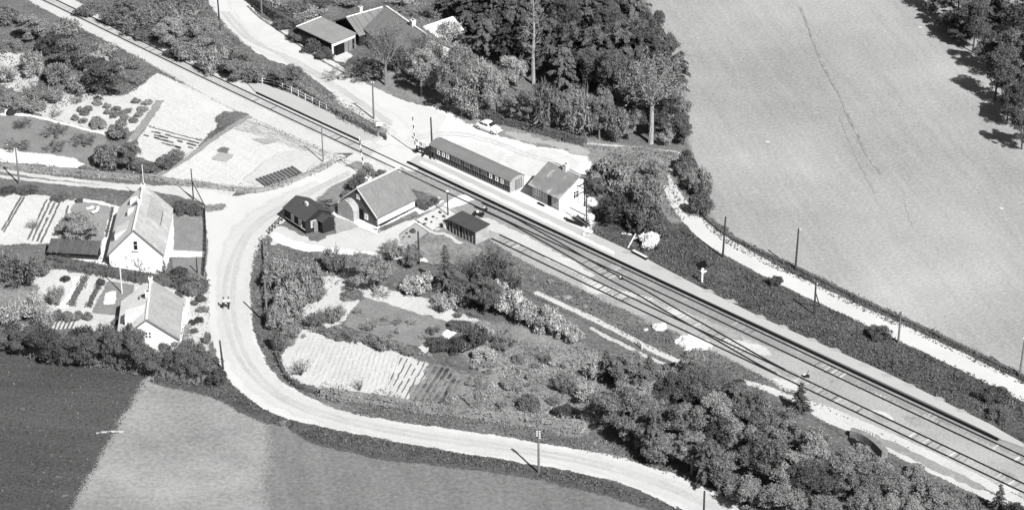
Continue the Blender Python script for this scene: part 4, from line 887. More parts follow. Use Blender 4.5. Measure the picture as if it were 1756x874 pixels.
# crop rows and hotbeds -----------------------------------------------
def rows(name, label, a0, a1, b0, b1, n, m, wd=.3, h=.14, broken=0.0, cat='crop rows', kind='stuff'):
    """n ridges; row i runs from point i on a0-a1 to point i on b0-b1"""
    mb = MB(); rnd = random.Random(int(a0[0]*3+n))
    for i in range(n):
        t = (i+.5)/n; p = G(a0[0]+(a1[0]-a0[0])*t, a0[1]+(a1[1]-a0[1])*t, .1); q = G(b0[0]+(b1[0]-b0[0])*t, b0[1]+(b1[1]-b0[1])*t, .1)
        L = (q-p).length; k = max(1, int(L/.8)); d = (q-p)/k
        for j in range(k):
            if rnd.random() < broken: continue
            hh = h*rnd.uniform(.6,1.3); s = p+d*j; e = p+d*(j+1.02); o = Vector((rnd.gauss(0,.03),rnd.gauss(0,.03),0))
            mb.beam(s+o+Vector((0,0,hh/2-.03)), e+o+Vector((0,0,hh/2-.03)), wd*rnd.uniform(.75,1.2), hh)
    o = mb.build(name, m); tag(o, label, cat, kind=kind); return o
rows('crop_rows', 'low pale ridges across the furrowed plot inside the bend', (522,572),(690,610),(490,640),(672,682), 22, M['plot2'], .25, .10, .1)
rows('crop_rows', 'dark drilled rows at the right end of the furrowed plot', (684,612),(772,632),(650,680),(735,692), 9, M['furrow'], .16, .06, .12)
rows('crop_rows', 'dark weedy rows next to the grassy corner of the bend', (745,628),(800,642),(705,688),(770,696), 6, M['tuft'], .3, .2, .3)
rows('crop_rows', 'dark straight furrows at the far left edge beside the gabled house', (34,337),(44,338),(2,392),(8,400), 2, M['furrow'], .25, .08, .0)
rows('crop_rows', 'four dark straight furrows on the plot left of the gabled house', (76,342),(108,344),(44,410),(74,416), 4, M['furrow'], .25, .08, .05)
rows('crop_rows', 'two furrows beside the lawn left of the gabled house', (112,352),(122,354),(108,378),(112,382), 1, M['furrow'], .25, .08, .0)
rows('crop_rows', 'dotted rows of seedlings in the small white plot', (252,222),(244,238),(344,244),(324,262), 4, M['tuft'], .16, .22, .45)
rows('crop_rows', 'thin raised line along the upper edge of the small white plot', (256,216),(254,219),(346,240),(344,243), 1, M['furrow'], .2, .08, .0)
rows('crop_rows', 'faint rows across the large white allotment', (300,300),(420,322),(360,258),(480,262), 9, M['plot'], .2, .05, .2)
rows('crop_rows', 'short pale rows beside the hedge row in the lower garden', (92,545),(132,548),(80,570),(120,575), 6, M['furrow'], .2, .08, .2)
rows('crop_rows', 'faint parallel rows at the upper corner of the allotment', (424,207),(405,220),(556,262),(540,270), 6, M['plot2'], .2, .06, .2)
for i in range(11):
    t = i/10; a = (440+t*60, 309-t*21); b = (a[0]+20, a[1]+14)
    mb = MB(); A_, B_ = G(a[0],a[1]), G(b[0],b[1]); Mi = (A_+B_)/2
    mb.beam(A_-Mi+Vector((0,0,.15)), B_-Mi+Vector((0,0,.15)), .35, .3)
    o = mb.build('bean_frame', M['tuft_dark']); o.location = Mi
    tag(o, f'dark slanting bed strip by the allotment hedge, {ORD[i]} from the left', 'garden bed', 'dark bed strips in the allotment')

# ------------------------------------------------------------------ buildings
def frame(name, pa, pb, width, label, cat='building', group=None, length=None):
    """Empty at the centre of the plan; local +x runs from ground pixel pa to pb, local +y away from that wall"""
    A, B = G(*pa), G(*pb); d = B-A; L = length or d.length; d.normalize(); n = Vector((-d.y, d.x, 0))
    c = A + d*L/2 + n*width/2
    root = empty(name, c, math.atan2(d.y, d.x)); tag(root, label, cat, group)
    return root, L
def house_body(L, W, hw, hr, ry=0.0, base=-.1):
    """walls with gables; ridge along x at y = ry"""
    mb = MB(); x, y = L/2, W/2
    vs = [(-x,-y,base),(x,-y,base),(x,y,base),(-x,y,base),(-x,-y,hw),(x,-y,hw),(x,y,hw),(-x,y,hw),(-x,ry,hr),(x,ry,hr)]
    mb.add(vs, [(0,1,5,4),(2,3,7,6),(1,2,6,9,5),(3,0,4,8,7),(4,5,9,8),(6,7,8,9),(0,3,2,1)]); return mb
def roof_slabs(L, W, hw, hr, ry=0.0, ov=.3, og=.3, th=.14, hb=None):
    mb = MB(); x = L/2+og; hb = hw if hb is None else hb
    for (y0, h0) in ((-W/2, hw), (W/2, hb)):
        sl = (hr-h0)/(ry-y0); e = ov if y0 > 0 else -ov; ye = y0+e; ze = h0+sl*e
        vs = [(-x,ye,ze+.03),(x,ye,ze+.03),(x,ry,hr+.03),(-x,ry,hr+.03),(-x,ye,ze+.03+th),(x,ye,ze+.03+th),(x,ry,hr+.03+th),(-x,ry,hr+.03+th)]
        fs = [(0,3,2,1),(4,5,6,7),(0,1,5,4),(2,3,7,6),(1,2,6,5),(0,4,7,3)]
        if y0 > 0: fs = [f[::-1] for f in fs]
        mb.add(vs, fs)
    return mb
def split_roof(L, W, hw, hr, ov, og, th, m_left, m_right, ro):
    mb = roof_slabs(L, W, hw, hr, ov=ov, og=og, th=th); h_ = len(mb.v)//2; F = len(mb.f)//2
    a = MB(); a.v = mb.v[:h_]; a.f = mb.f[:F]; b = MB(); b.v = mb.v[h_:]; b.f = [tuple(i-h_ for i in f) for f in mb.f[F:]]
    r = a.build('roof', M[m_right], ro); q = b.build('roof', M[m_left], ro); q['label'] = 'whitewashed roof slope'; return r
def window(root, face, u, z, w_, h_, L, W, fm='white', pm='glass', bars=1, name='window'):
    """face: 'f' front(-y) 'b' back 'l' left(-x) 'r' right(+x); u along the face"""
    rz = {'f':0,'b':math.pi,'l':-math.pi/2,'r':math.pi/2}[face]
    off = {'f':(u,-W/2),'b':(-u,W/2),'l':(-L/2,-u),'r':(L/2,u)}[face]
    fr = MB(); t = .09
    fr.box((0,-.03,h_/2),(w_,.08,t)); fr.box((0,-.03,-h_/2),(w_+.1,.12,t)); fr.box((-w_/2,-.031,0),(t,.082,h_+t)); fr.box((w_/2,-.031,0),(t,.082,h_+t))
    for i in range(bars): fr.box(((i+1)*w_/(bars+1)-w_/2,-.029,0),(.05,.07,h_))
    fr.box((0,-.028,h_*.1),(w_,.06,.05))
    f = child(name, fr.mesh(name, M[fm]), root, None, (off[0],off[1],z), (0,0,rz))
    pn = MB(); pn.box((0,-.012,0),(w_-.02,.03,h_-.02)); child('pane', pn.mesh('pane', M[pm]), f)
    return f
def door(root, face, u, w_, h_, L, W, m='dark_wood', fm=None, z0=0.0):
    rz = {'f':0,'b':math.pi,'l':-math.pi/2,'r':math.pi/2}[face]
    off = {'f':(u,-W/2),'b':(-u,W/2),'l':(-L/2,-u),'r':(L/2,u)}[face]
    mb = MB(); mb.box((0,-.03,h_/2),(w_,.07,h_)); d = child('door', mb.mesh('door', M[m]), root, None, (off[0],off[1],z0), (0,0,rz))
    if fm:
        fr = MB(); fr.box((0,-.03,h_+.04),(w_+.2,.09,.09)); fr.box((-w_/2-.05,-.03,h_/2),(.09,.09,h_)); fr.box((w_/2+.05,-.03,h_/2),(.09,.09,h_)); child('door_frame', fr.mesh('door_frame', M[fm]), d)
    return d
def chimney(parent, x, y, z, w_=.5, h_=.9, m='white_wall', nm='chimney'):
    mb = MB(); mb.box((0,0,h_/2),(w_,w_,h_)); mb.box((0,0,h_),(w_+.12,w_+.12,.12)); c = child(nm, mb.mesh(nm, M[m]), parent, None, (x,y,z))
    f = MB(); f.box((0,0,h_+.08),(w_*.5,w_*.5,.06)); child('flue', f.mesh('flue', M['black']), c); return c
def box_part(root, name, m, c, d, rz=0):
    mb = MB(); mb.box((0,0,0), d, rz); return child(name, mb.mesh(name, M[m]), root, None, c)

# cottage beside the crossing
ro, L = frame('cottage', (645.6,390), (711.5,357.5), 6.8, 'white cottage with big grey tiled gable roof beside the level crossing')
W, hw, hr = 6.8, 1.75, 4.7
house_body(L-.4, W-.02, hw, hr-.06).build('wall', M['white_wall'], ro)
for sx, mm in ((-1,'brick'),(1,'white_wall2')):
    gb = MB(); x0, x1 = sorted((sx*(L/2), sx*(L/2-.25)))
    gb.add([(x0,-W/2,-.1),(x0,W/2,-.1),(x0,W/2,hw),(x0,0,hr),(x0,-W/2,hw),(x1,-W/2,-.1),(x1,W/2,-.1),(x1,W/2,hw),(x1,0,hr),(x1,-W/2,hw)],[(0,4,3,2,1),(5,6,7,8,9),(0,1,6,5),(1,2,7,6),(2,3,8,7),(3,4,9,8),(4,0,5,9)])
    o = gb.build('gable', M[mm], ro); o['label'] = 'dark brick gable' if sx < 0 else 'pale gable'
rf = roof_slabs(L, W, hw, hr, ov=.35, og=.12).build('roof', M['tile'], ro)
rp = MB(); rp.beam((-L/2-.15,0,hr+.2),(L/2+.15,0,hr+.2),.26,.12); rp.build('ridge_tiles', M['white_wall2'], rf)
vb = MB(); sl = (hr-hw)/(W/2)
for y in (-1,1): vb.beam((-L/2-.16,y*(W/2+.35),hw-.35*sl+.08),(-L/2-.16,0,hr+.1),.08,.16)
vb.build('barge_board', M['white_wall2'], rf)
chimney(rf, -1.4, .25, hr-.1, .62, .75)
bp = MB(); bp.box((0,-W/2-.03,.12),(L+.04,.08,.3)); bp.build('plinth', M['black_paint'], ro)
# arched pale panel / porch wall on the dark gable
ar = MB(); prof = [(.0,-.1)]
pts = [(-1.5,0),(-1.5,1.7),(-1.2,2.3),(-.6,2.75),(0,2.9),(.6,2.75),(1.2,2.3),(1.5,1.7),(1.5,0)]
k = len(pts)
ar.v = [(-L/2-.02-1.1, p[0]+1.3, p[1]-.05) for p in pts]+[(-L/2+.05, p[0]+1.3, p[1]-.05) for p in pts]
ar.f = [(i,k+i,k+i+1,i+1) for i in range(k-1)]+[tuple(range(k))]
ar.build('porch', M['pale_boards'], ro)
door(ro, 'l', .55, .8, 1.8, L, W, 'black'); window(ro, 'l', 1.55, 1.0, .5, .7, L, W); window(ro, 'l', 0.1, 3.5, .5, .6, L, W, 'white', 'glass')
box_part(ro, 'step', 'path_white', (-L/2-.5,-.55,.08), (1.0,1.2,.22))
lt = MB(); lt.add([(-L/2-.1,W/2+.2,1.5),(-L/2-.1,W/2+1.6,1.2),(-L/2-1.6,W/2+1.6,1.2),(-L/2-1.6,W/2+.2,1.5),(-L/2-.1,W/2+.2,1.6),(-L/2-.1,W/2+1.6,1.3),(-L/2-1.6,W/2+1.6,1.3),(-L/2-1.6,W/2+.2,1.6)],[(0,1,2,3),(4,7,6,5),(0,4,5,1),(1,5,6,2),(2,6,7,3),(3,7,4,0)])
for sx in (-.2,-1.5):
    for sy in (.3,1.5): lt.box((-L/2+sx,W/2+sy,.65),(.1,.1,1.3))
lt.build('lean_to', M['grey_wood'], ro)

# dark wooden hut
ro, L = frame('wooden_hut', (489,378.5), (537.7,410), 4.0, 'small black wooden hut with white windows at the road bend', length=4.9)
W, hw, hr = 4.0, 2.05, 3.05
house_body(L, W, hw, hr).build('wall', M['dark_wood'], ro)
rf = roof_slabs(L, W, hw, hr, ov=.25, og=.15, th=.1).build('roof', M['dark_roof'], ro)
mb = MB(); mb.box((-.1,0,.25),(.45,.3,.5)); mb.box((.1,0,.2),(.3,.3,.4)); child('chimney', mb.mesh('chimney', M['white_wall2']), rf, None, (.4,-.3,2.95))
window(ro, 'f', -.55, 1.3, .55, .85, L, W); window(ro, 'f', 1.25, 1.3, .55, .85, L, W)
window(ro, 'r', -.75, 1.2, .75, .9, L, W, bars=2); 
mb = MB(); mb.box((0,-W/2-.04,.62),(L-.2,.06,.07)); mb.build('trim_board', M['white'], ro)
px_ = MB(); px_.add([(L/2+.003,-.15,-.1),(L/2+1.3,-.15,-.1),(L/2+1.3,1.75,-.1),(L/2+.003,1.75,-.1),(L/2+.003,-.15,1.75),(L/2+1.3,-.15,1.7),(L/2+1.3,1.75,1.7),(L/2+.003,1.75,1.75),(L/2+.003,.8,2.25),(L/2+1.3,.8,2.2)],[(0,1,5,4),(2,3,7,6),(1,2,6,9,5),(3,0,4,8,7),(4,5,9,8),(6,7,8,9)])
px_.build('porch', M['dark_wood'], ro)
mb = MB(); mb.box((L/2+.6,-.2,.85),(.5,.06,1.7)); mb.build('door', M['black'], ro)
mb = MB(); mb.box((L/2+.28,-.5,.85),(.06,.75,1.7)); o = mb.build('door', M['grey_wood'], ro); o['label'] = 'open grey door leaf'
pr = MB(); pr.beam((L/2-.02,-.3,1.66),(L/2-.02,.8,2.36),1.3*0+.1,.1); pr.beam((L/2+.68,-.32,1.72),(L/2+.68,.8,2.3),1.42,.06); pr.beam((L/2+.68,1.92,1.72),(L/2+.68,.8,2.3),1.42,.06); pr.build('porch_roof', M['dark_roof'], ro)

# goods shed between the tracks and the garden
ro, L = frame('goods_shed', (769.7,397.5), (815.4,419.8), 2.5, 'grey flat-roofed plank shed with dark door bays at the siding end')
W, h = 2.5, 1.9
mb = MB(); mb.box((0,.1,h/2-.05),(L-.3,W-.5,h-.12)); mb.build('wall', M['black'], ro)
for k_ in range(9):
    x = -L/2+.1+k_*(L-.2)/8
    o = box_part(ro, 'post', 'grey_wood', (x,-W/2+.1,h/2), (.13,.14,h))
for (x, w_) in ((-1.85,.5),(-.75,.45),(.35,.35),(1.2,.75),(2.0,.45)): box_part(ro, 'door', 'grey_wood', (x,-W/2+.16,h/2), (w_,.06,h-.15))
for sx in (-1,1): box_part(ro, 'end_wall', 'pale_boards' if sx > 0 else 'grey_wood', (sx*(L/2-.08),0.02,h/2-.03), (.12,W-.1,h-.06))
mb = MB(); mb.add([(-L/2-.15,-W/2-.2,h),(L/2+.12,-W/2-.2,h),(L/2+.12,W/2+.12,h+.22),(-L/2-.15,W/2+.12,h+.22),(-L/2-.15,-W/2-.2,h+.1),(L/2+.12,-W/2-.2,h+.1),(L/2+.12,W/2+.12,h+.32),(-L/2-.15,W/2+.12,h+.32)],[(0,3,2,1),(4,5,6,7),(0,1,5,4),(2,3,7,6),(1,2,6,5),(0,4,7,3)])
mb.build('roof', M['dark_roof'], ro)
bx = empty('white_cabinet', G(764,392)); tag(bx, 'small white square cabinet standing at the left end of the plank shed', 'cabinet'); bx.rotation_euler=(0,0,ro.rotation_euler.z)
box_part(bx, 'body', 'white_wall2', (0,0,.6), (.5,.5,1.2)); box_part(bx, 'lid', 'dark_roof', (0,0,1.23), (.6,.6,.07)); box_part(bx, 'door', 'white', (0,-.27,.62), (.36,.03,.85))

# old railway carriage body
ro, L = frame('carriage_body', (737.3,268.6), (874.8,331.3), 2.7, 'long old carriage body with rounded grey roof on the platform yard', 'carriage')
W, h = 2.7, 1.75; ro.location.z = .06
box_part(ro, 'body', 'dark_wood', (0,0,h/2), (L-.02,W-.02,h))
mb = MB(); n = 10
arc = [(-W/2-.1+(W+.2)*i/n, h-.02+.55*math.sin(math.pi*i/n)**.8) for i in range(n+1)]
k = n+1; mb.v = [(-L/2-.12,a,b+.05) for a,b in arc]+[(L/2+.12,a,b+.05) for a,b in arc]+[(-L/2-.12,a,b-.03) for a,b in arc]+[(L/2+.12,a,b-.03) for a,b in arc]
for i in range(n): mb.f += [(i,k+i,k+i+1,i+1),(2*k+i,2*k+i+1,3*k+i+1,3*k+i)]
mb.f += [(0,2*k,3*k,k),(n,k+n,3*k+n,2*k+n)]
for i in range(n): mb.f += [(i,i+1,2*k+i+1,2*k+i),(k+i,3*k+i,3*k+i+1,k+i+1)]
mb.build('roof', M['felt'], ro)
for sx in (-1,1):
    mb = MB(); e = [(a*.985,b) for a,b in arc]; poly = [(a,b) for a,b in e]+[(W/2,0),(-W/2,0)]
    x0 = sx*(L/2-.02); x1 = sx*(L/2+.03); m_ = len(poly)
    mb.v = [(x0,a,b) for a,b in poly]+[(x1,a,b) for a,b in poly]; mb.f = [tuple(range(m_)),tuple(range(2*m_-1,m_-1,-1))]+[(i,(i+1)%m_,m_+(i+1)%m_,m_+i) for i in range(m_)]
    o = mb.build('end_wall', M['pale_boards'] if sx > 0 else M['dark_wood'], ro)
d_ = door(ro, 'r', .15, .75, 1.6, L+.06, W, 'grey_wood'); 
box_part(ro, 'end_batten', 'black_paint', (L/2+.06,.75,.9), (.04,.06,1.7)); box_part(ro, 'end_batten', 'black_paint', (L/2+.06,-.35,.9), (.04,.05,1.6))
mb = MB(); mb.box((0,-W/2-.03,.88),(L,.06,.07)); mb.box((0,-W/2-.03,h-.1),(L,.06,.08)); mb.box((0,-W/2-.03,.1),(L,.06,.1))
nb = 46
for i in range(nb+1): mb.box((-L/2+.04+i*(L-.08)/nb,-W/2-.02,h/2),(.05,.04,h-.1))
mb.build('battens', M['pole_grey'], ro)
for fx in (.115,.175,.23,.765,.84,.905):
    x = -L/2+fx*L; window(ro, 'f', x, 1.28, .42, .62, L, W+.04, 'white', 'glass', 0)
for fx in (.04,.075,.29,.33,.37,.45,.49,.56,.60,.66,.70,.95,.98):
    x = -L/2+fx*L; o = window(ro, 'f', x, 1.28, .36, .6, L, W+.04, 'pole_grey', 'glass', 0, 'blind_window')
mb = MB(); mb.box((0,-W/2-.04,-.02),(L+.02,.1,.12)); mb.build('sill_beam', M['black'], ro)

# station building
ro, L = frame('station_building', (912.5,339), (959,361.5), 4.6, 'small station building with shiny grey metal roof and white gable beside the platform')
W, hw, hr, ry, hb = 4.6, 2.15, 4.05, 1.2, 3.5; ro.location.z = .06
mb = house_body(L, W, hw, hr, ry); mb.v[6] = (L/2,W/2,hb); mb.v[7] = (-L/2,W/2,hb); mb.build('wall', M['white_wall'], ro)
box_part(ro, 'front_boards', 'pale_boards', (0,-W/2-.02,1.15), (L-.1,.08,1.9))
box_part(ro, 'gable_shade_panel', 'dark_wood', (-L/2-.02,0,1.05), (.08,W-.1,2.1))  # shade of the left gable, painted as a dark slab
rf = roof_slabs(L, W, hw, hr, ry, ov=.45, og=.45, th=.08, hb=hb).build('roof', M['zinc'], ro)
mb = MB(); sl1 = (hr-hw)/(ry+W/2); mb.beam((-L/2-.45,ry,hr+.15),(L/2+.45,ry,hr+.15),.16,.08); mb.build('ridge_cap', M['white_wall2'], rf)
chimney(rf, .35, ry-.05, hr-.2, .62, 1.15)
for x in (-2.0,-1.55,-1.1): window(ro, 'f', x, 1.35, .3, 1.0, L, W+.08, 'white', 'glass', 0)
for x in (-.3,.15,.6,1.1,1.55): box_part(ro, 'batten', 'white_wall2', (x,-W/2-.08,1.2), (.1,.04,1.5))
door(ro, 'f', .85, .7, 1.9, L, W+.08, 'dark_wood')
window(ro, 'r', .8, 1.35, 1.0, 1.1, L, W, 'white', 'glass', 1)
mb = MB(); mb.box((0,-W/2-.045,.1),(L,.1,.36)); mb.build('plinth', M['stone'], ro)
pg = MB(); x = L/2
for yy in (1.0,2.2): pg.beam((x+1.5,yy,0),(x+1.5,yy,2.7),.1); pg.beam((x+.02,yy,2.7),(x+1.5,yy,2.7),.08)
pg.beam((x+1.5,1.0,2.7),(x+1.5,2.2,2.7),.1); pg.beam((x+.3,1.0,2.7),(x+.3,2.2,2.7),.06)
pg.build('drain_frame', M['black_paint'], ro)
box_part(ro, 'step', 'black_paint', (-.2,-W/2-.7,.12), (1.3,.3,.14))

# big gabled house on the left (seen from its white gable)
A = G(194.5,457.5); B = G(274,460.5); d = (B-A); Wd = 6.9; d.normalize(); n = Vector((-d.y,d.x,0)); Lh = 12.8
tr = G(283.3,456) ; rr_ = G(298.5,381)
ax = (rr_-tr).normalized()
ro = empty('gabled_house', G(234,459.5)+ax*Lh/2, math.atan2(ax.y, ax.x)); tag(ro, 'large white house with patched pale steep roof and dormers beside the road junction', 'building')
# local +x runs away from the camera; +y is left
L, W, hw, hr = Lh, 6.9, 2.1, 5.6
house_body(L-.4, W-.02, hw, hr-.06).build('wall', M['white_wall'], ro)
for sx in (-1,1):
    gb = MB(); x0, x1 = sorted((sx*(L/2), sx*(L/2-.25)))
    gb.add([(x0,-W/2,-.1),(x0,W/2,-.1),(x0,W/2,hw),(x0,0,hr),(x0,-W/2,hw),(x1,-W/2,-.1),(x1,W/2,-.1),(x1,W/2,hw),(x1,0,hr),(x1,-W/2,hw)],[(0,4,3,2,1),(5,6,7,8,9),(0,1,6,5),(1,2,7,6),(2,3,8,7),(3,4,9,8),(4,0,5,9)])
    gb.build('gable', M['white_wall'], ro)
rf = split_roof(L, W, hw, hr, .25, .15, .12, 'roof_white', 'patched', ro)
rp = MB(); rp.beam((-L/2-.15,0,hr+.16),(L/2+.15,0,hr+.16),.3,.14); rp.build('ridge_tiles', M['white_wall2'], rf)
bb = MB(); sl = (hr-hw)/(W/2)
for y in (-1,1): bb.beam((-L/2-.17,y*(W/2+.25),hw-.25*sl+.06),(-L/2-.17,0,hr+.06),.06,.2)
bb.build('barge_board', M['felt'], rf)
chimney(rf, 1.2, 0.0, hr-.05, .55, .7); chimney(rf, 5.6, 0, hr-.05, .5, .55)
def dormer(x, side, wd, hd, dep, yb, mt='patched', open_=True):
    zb = hr-abs(yb)*sl; g_ = MB(); s = side
    y0 = s*abs(yb); y1 = s*(abs(yb)-dep)
    z1 = hr-(abs(yb)-dep)*sl
    vs = [(x-wd/2,y0,zb),(x+wd/2,y0,zb),(x+wd/2,y0,zb+hd),(x-wd/2,y0,zb+hd),(x-wd/2,y1,z1+.1),(x+wd/2,y1,z1+.1)]
    fs = [(0,1,2,3),(3,2,5,4),(0,3,4),(1,5,2)]
    if s > 0: fs = [f[::-1] for f in fs]
    g_.add(vs, fs); dd = g_.build('dormer', M[mt], rf)
    p = MB(); p.box((x,y0+s*.03,zb+hd*.55),(wd*.75,.05,hd*.6)); p.build('window', M['glass'], dd)
    return dd
dormer(-2.9, 1, 2.3, 1.0, 1.9, 2.9, 'white_wall2'); dormer(.9, 1, 1.0, .7, .9, 1.6, 'roof_white'); dormer(4.0, 1, 1.0, .7, .9, 1.6, 'roof_white')
dormer(1.6, -1, 4.6, .5, 1.9, 2.7, 'patched2')
# gable window and climbing plant
f = window(ro, 'l', .1, 3.3, .55, 1.45, L, W, 'white_wall2', 'black', 0)
box_part(ro, 'window_sill', 'white_wall2', (-L/2-.12,-.1,2.68), (.28,.85,.12))
w2 = window(ro, 'l', -1.25, 1.6, .2, .5, L, W, 'white_wall2', 'black', 0)
cl = MB(); rnd = random.Random(3); outl = []
for k_ in range(5):
    limb(cl, rnd, Vector((-L/2-.12,-.3,.1)), Vector((0,(k_-2)*.5,1)).normalized(), .8, .05, 2, .35, .1, outl, 2)
cl.v = [(-L/2-.1-abs(v[0]+L/2+.1)*.25, v[1], v[2]) for v in cl.v]
cp = cl.build('climbing_plant', M['twig']); cp.location = ro.location; cp.rotation_euler = ro.rotation_euler; tag(cp, 'fan-trained climbing plant on the white gable under its dark window', 'climber')
lt = MB(); y0 = W/2
lt.box((-3.0,y0+.06,1.0),(4.5,.06,2.0)); lt.build('wall_shadow_panel', M['dark_wood'], ro)  # shadow strip on the left of the house, painted as a dark slab

# lower house
tr = G(306,604); rr_ = G(312,539.5); ax = (rr_-tr).normalized()
ro = empty('small_house', G(255.5,606)+ax*4.9, math.atan2(ax.y, ax.x)); tag(ro, 'small white house with pale grey roof half behind the big dark hedge row', 'building')
L, W, hw, hr = 9.8, 7.4, 2.0, 4.85
house_body(L-.4, W-.02, hw, hr-.06).build('wall', M['white_wall'], ro)
for sx in (-1,1):
    gb = MB(); x0, x1 = sorted((sx*(L/2), sx*(L/2-.25)))
    gb.add([(x0,-W/2,-.1),(x0,W/2,-.1),(x0,W/2,hw),(x0,0,hr),(x0,-W/2,hw),(x1,-W/2,-.1),(x1,W/2,-.1),(x1,W/2,hw),(x1,0,hr),(x1,-W/2,hw)],[(0,4,3,2,1),(5,6,7,8,9),(0,1,6,5),(1,2,7,6),(2,3,8,7),(3,4,9,8),(4,0,5,9)])
    gb.build('gable', M['white_wall'], ro)
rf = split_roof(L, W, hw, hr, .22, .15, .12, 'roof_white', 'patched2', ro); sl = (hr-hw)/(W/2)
rp = MB(); rp.beam((-L/2-.15,0,hr+.16),(L/2+.15,0,hr+.16),.28,.14); rp.build('ridge_tiles', M['white_wall2'], rf)
bb = MB()
for y in (-1,1): bb.beam((-L/2-.17,y*(W/2+.22),hw-.22*sl+.06),(-L/2-.17,0,hr+.06),.06,.2)
bb.build('barge_board', M['felt'], rf)
chimney(rf, .9, .15, hr-.05, .6, .75); chimney(rf, L/2-.4, 0, hr-.05, .45, .7)
dormer(-1.6, 1, 1.8, 1.25, 2.6, 2.9, 'white_wall'); dormer(1.9, 1, .6, .5, .8, 1.3, 'patched2')
for (u, z) in ((-.22,2.9),(.18,2.9),(-.22,2.45),(.18,2.45)):
    p = MB(); p.box((-L/2-.02,-u-.1,z),(.06,.18,.24)); p.build('pane', M['black'], ro)

# plank lean-to between the gardens
ro, L = frame('lean_to_shed', (82,444), (168,449), 2.1, 'long low dark plank-roofed shed left of the big gabled house', 'shed')
mb = MB(); W = 2.1
mb.add([(-L/2,-W/2,1.0),(L/2,-W/2,1.0),(L/2,W/2,1.9),(-L/2,W/2,1.9),(-L/2,-W/2,1.1),(L/2,-W/2,1.1),(L/2,W/2,2.0),(-L/2,W/2,2.0)],[(0,3,2,1),(4,5,6,7),(0,1,5,4),(2,3,7,6),(1,2,6,5),(0,4,7,3)])
for i in range(22): 
    x = -L/2+.1+i*(L-.2)/21; mb.beam((x,-W/2-.02,1.12),(x,W/2+.02,2.02),.05,.05)
mb.build('roof', M['plank_roof'], ro); box_part(ro, 'wall', 'dark_wood', (0,.15,.45), (L-.2,W-.5,.98))

# flat-roofed shed at the top
ro, L = frame('garage', (569.5,100), (613.6,82), 7.6, 'flat grey-roofed shed with open dark doorway by the upper white road', 'shed', length=4.9)
W, h = 7.6, 2.45
mb = MB(); mb.box((0,.1,h/2),(L-.2,W-.3,h-.02)); mb.build('wall', M['dark_wood'], ro)
box_part(ro, 'front_fascia', 'white_wall2', (0,-W/2+.02,h-.3), (L,.12,.62))
box_part(ro, 'doorway', 'black', (-.75,-W/2-.02,.95), (1.6,.06,1.7)); 
for x in (.5,1.35): box_part(ro, 'door', 'grey_wood', (x,-W/2-.03,.95), (.75,.07,1.8))
box_part(ro, 'corner_post', 'white_wall2', (-L/2+.15,-W/2-.01,1.0), (.3,.12,1.95)); box_part(ro, 'corner_post', 'grey_wood', (L/2-.12,-W/2-.01,1.0), (.24,.12,1.95))
mb = MB(); mb.add([(-L/2-.15,-W/2-.2,h),(L/2+.15,-W/2-.2,h),(L/2+.15,W/2+.15,h+.35),(-L/2-.15,W/2+.15,h+.35),(-L/2-.15,-W/2-.2,h+.12),(L/2+.15,-W/2-.2,h+.12),(L/2+.15,W/2+.15,h+.47),(-L/2-.15,W/2+.15,h+.47)],[(0,3,2,1),(4,5,6,7),(0,1,5,4),(2,3,7,6),(1,2,6,5),(0,4,7,3)])
mb.build('roof', M['felt_light'], ro); box_part(ro, 'roof_edge', 'white', (0,W/2+.12,h+.5), (L+.3,.14,.1))
patch('sand_patch', [(571,90),(590,86),(604,96),(592,108),(574,103)], M['road'], 6, jit=.1)
# farmhouse behind the bare tree
A, B = G(663,13,5.2), G(739,66,5.2); d = (B-A); L = d.length; d.normalize()
ro = empty('farmhouse', ((A+B)/2).xy.to_3d(), math.atan2(d.y,d.x)); tag(ro, 'farmhouse with grey roofs behind the big bare tree at the top', 'building')
W, hw, hr = 7.6, 2.5, 5.2
house_body(L, W, hw, hr).build('wall', M['white_wall2'], ro)
rf = roof_slabs(L, W, hw, hr, ov=.3, og=.2).build('roof', M['tile'], ro)
rp = MB(); rp.beam((-L/2-.1,0,hr+.18),(L/2+.1,0,hr+.18),.3,.12); rp.build('ridge_tiles', M['white_wall2'], rf)
chimney(rf, L*.1, 0, hr-.1, .65, 1.0, 'white_wall2'); 
for x in (-3,-.8,1.6,4): window(ro, 'f', x, 1.4, .8, 1.0, L, W)
door(ro, 'f', .4, .9, 2.0, L, W)
A, B = G(595,31,3.6), G(655,14,3.6); d = (B-A); L = d.length; d.normalize()
ro = empty('farm_wing', ((A+B)/2).xy.to_3d(), math.atan2(d.y,d.x)); tag(ro, 'wing with ribbed grey roof between the flat-roofed shed and the farmhouse', 'building')
W, hw, hr = 6.6, 1.9, 3.6
house_body(L, W, hw, hr).build('wall', M['dark_wood'], ro)
mb = roof_slabs(L, W, hw, hr, ov=.25, og=.2)
for x in (-2.6,-1.9,-.5,.6,.9,2.2): mb.beam((x,-W/2-.2,hw-.1+.2),(x,-.05,hr+.22),.07,.06)
rf = mb.build('roof', M['felt'], ro); chimney(rf, -.6, .2, hr-.1, .5, 1.2, 'white_wall2')
rp = MB(); rp.beam((-L/2-.1,0,hr+.18),(L/2+.1,0,hr+.18),.2,.1); rp.build('ridge_tiles', M['white'], rf)
A, B = G(719,50,2.8), G(776,31,2.8); d = (B-A); L = d.length; d.normalize()
ro = empty('outbuilding', ((A+B)/2).xy.to_3d(), math.atan2(d.y,d.x)); tag(ro, 'outbuilding with bright white roof right of the farmhouse', 'building')
house_body(L, 4.6, 1.6, 2.8).build('wall', M['dark_wood'], ro); rf = roof_slabs(L, 4.6, 1.6, 2.8, ov=.2, og=.2).build('roof', M['white_wall'], ro)
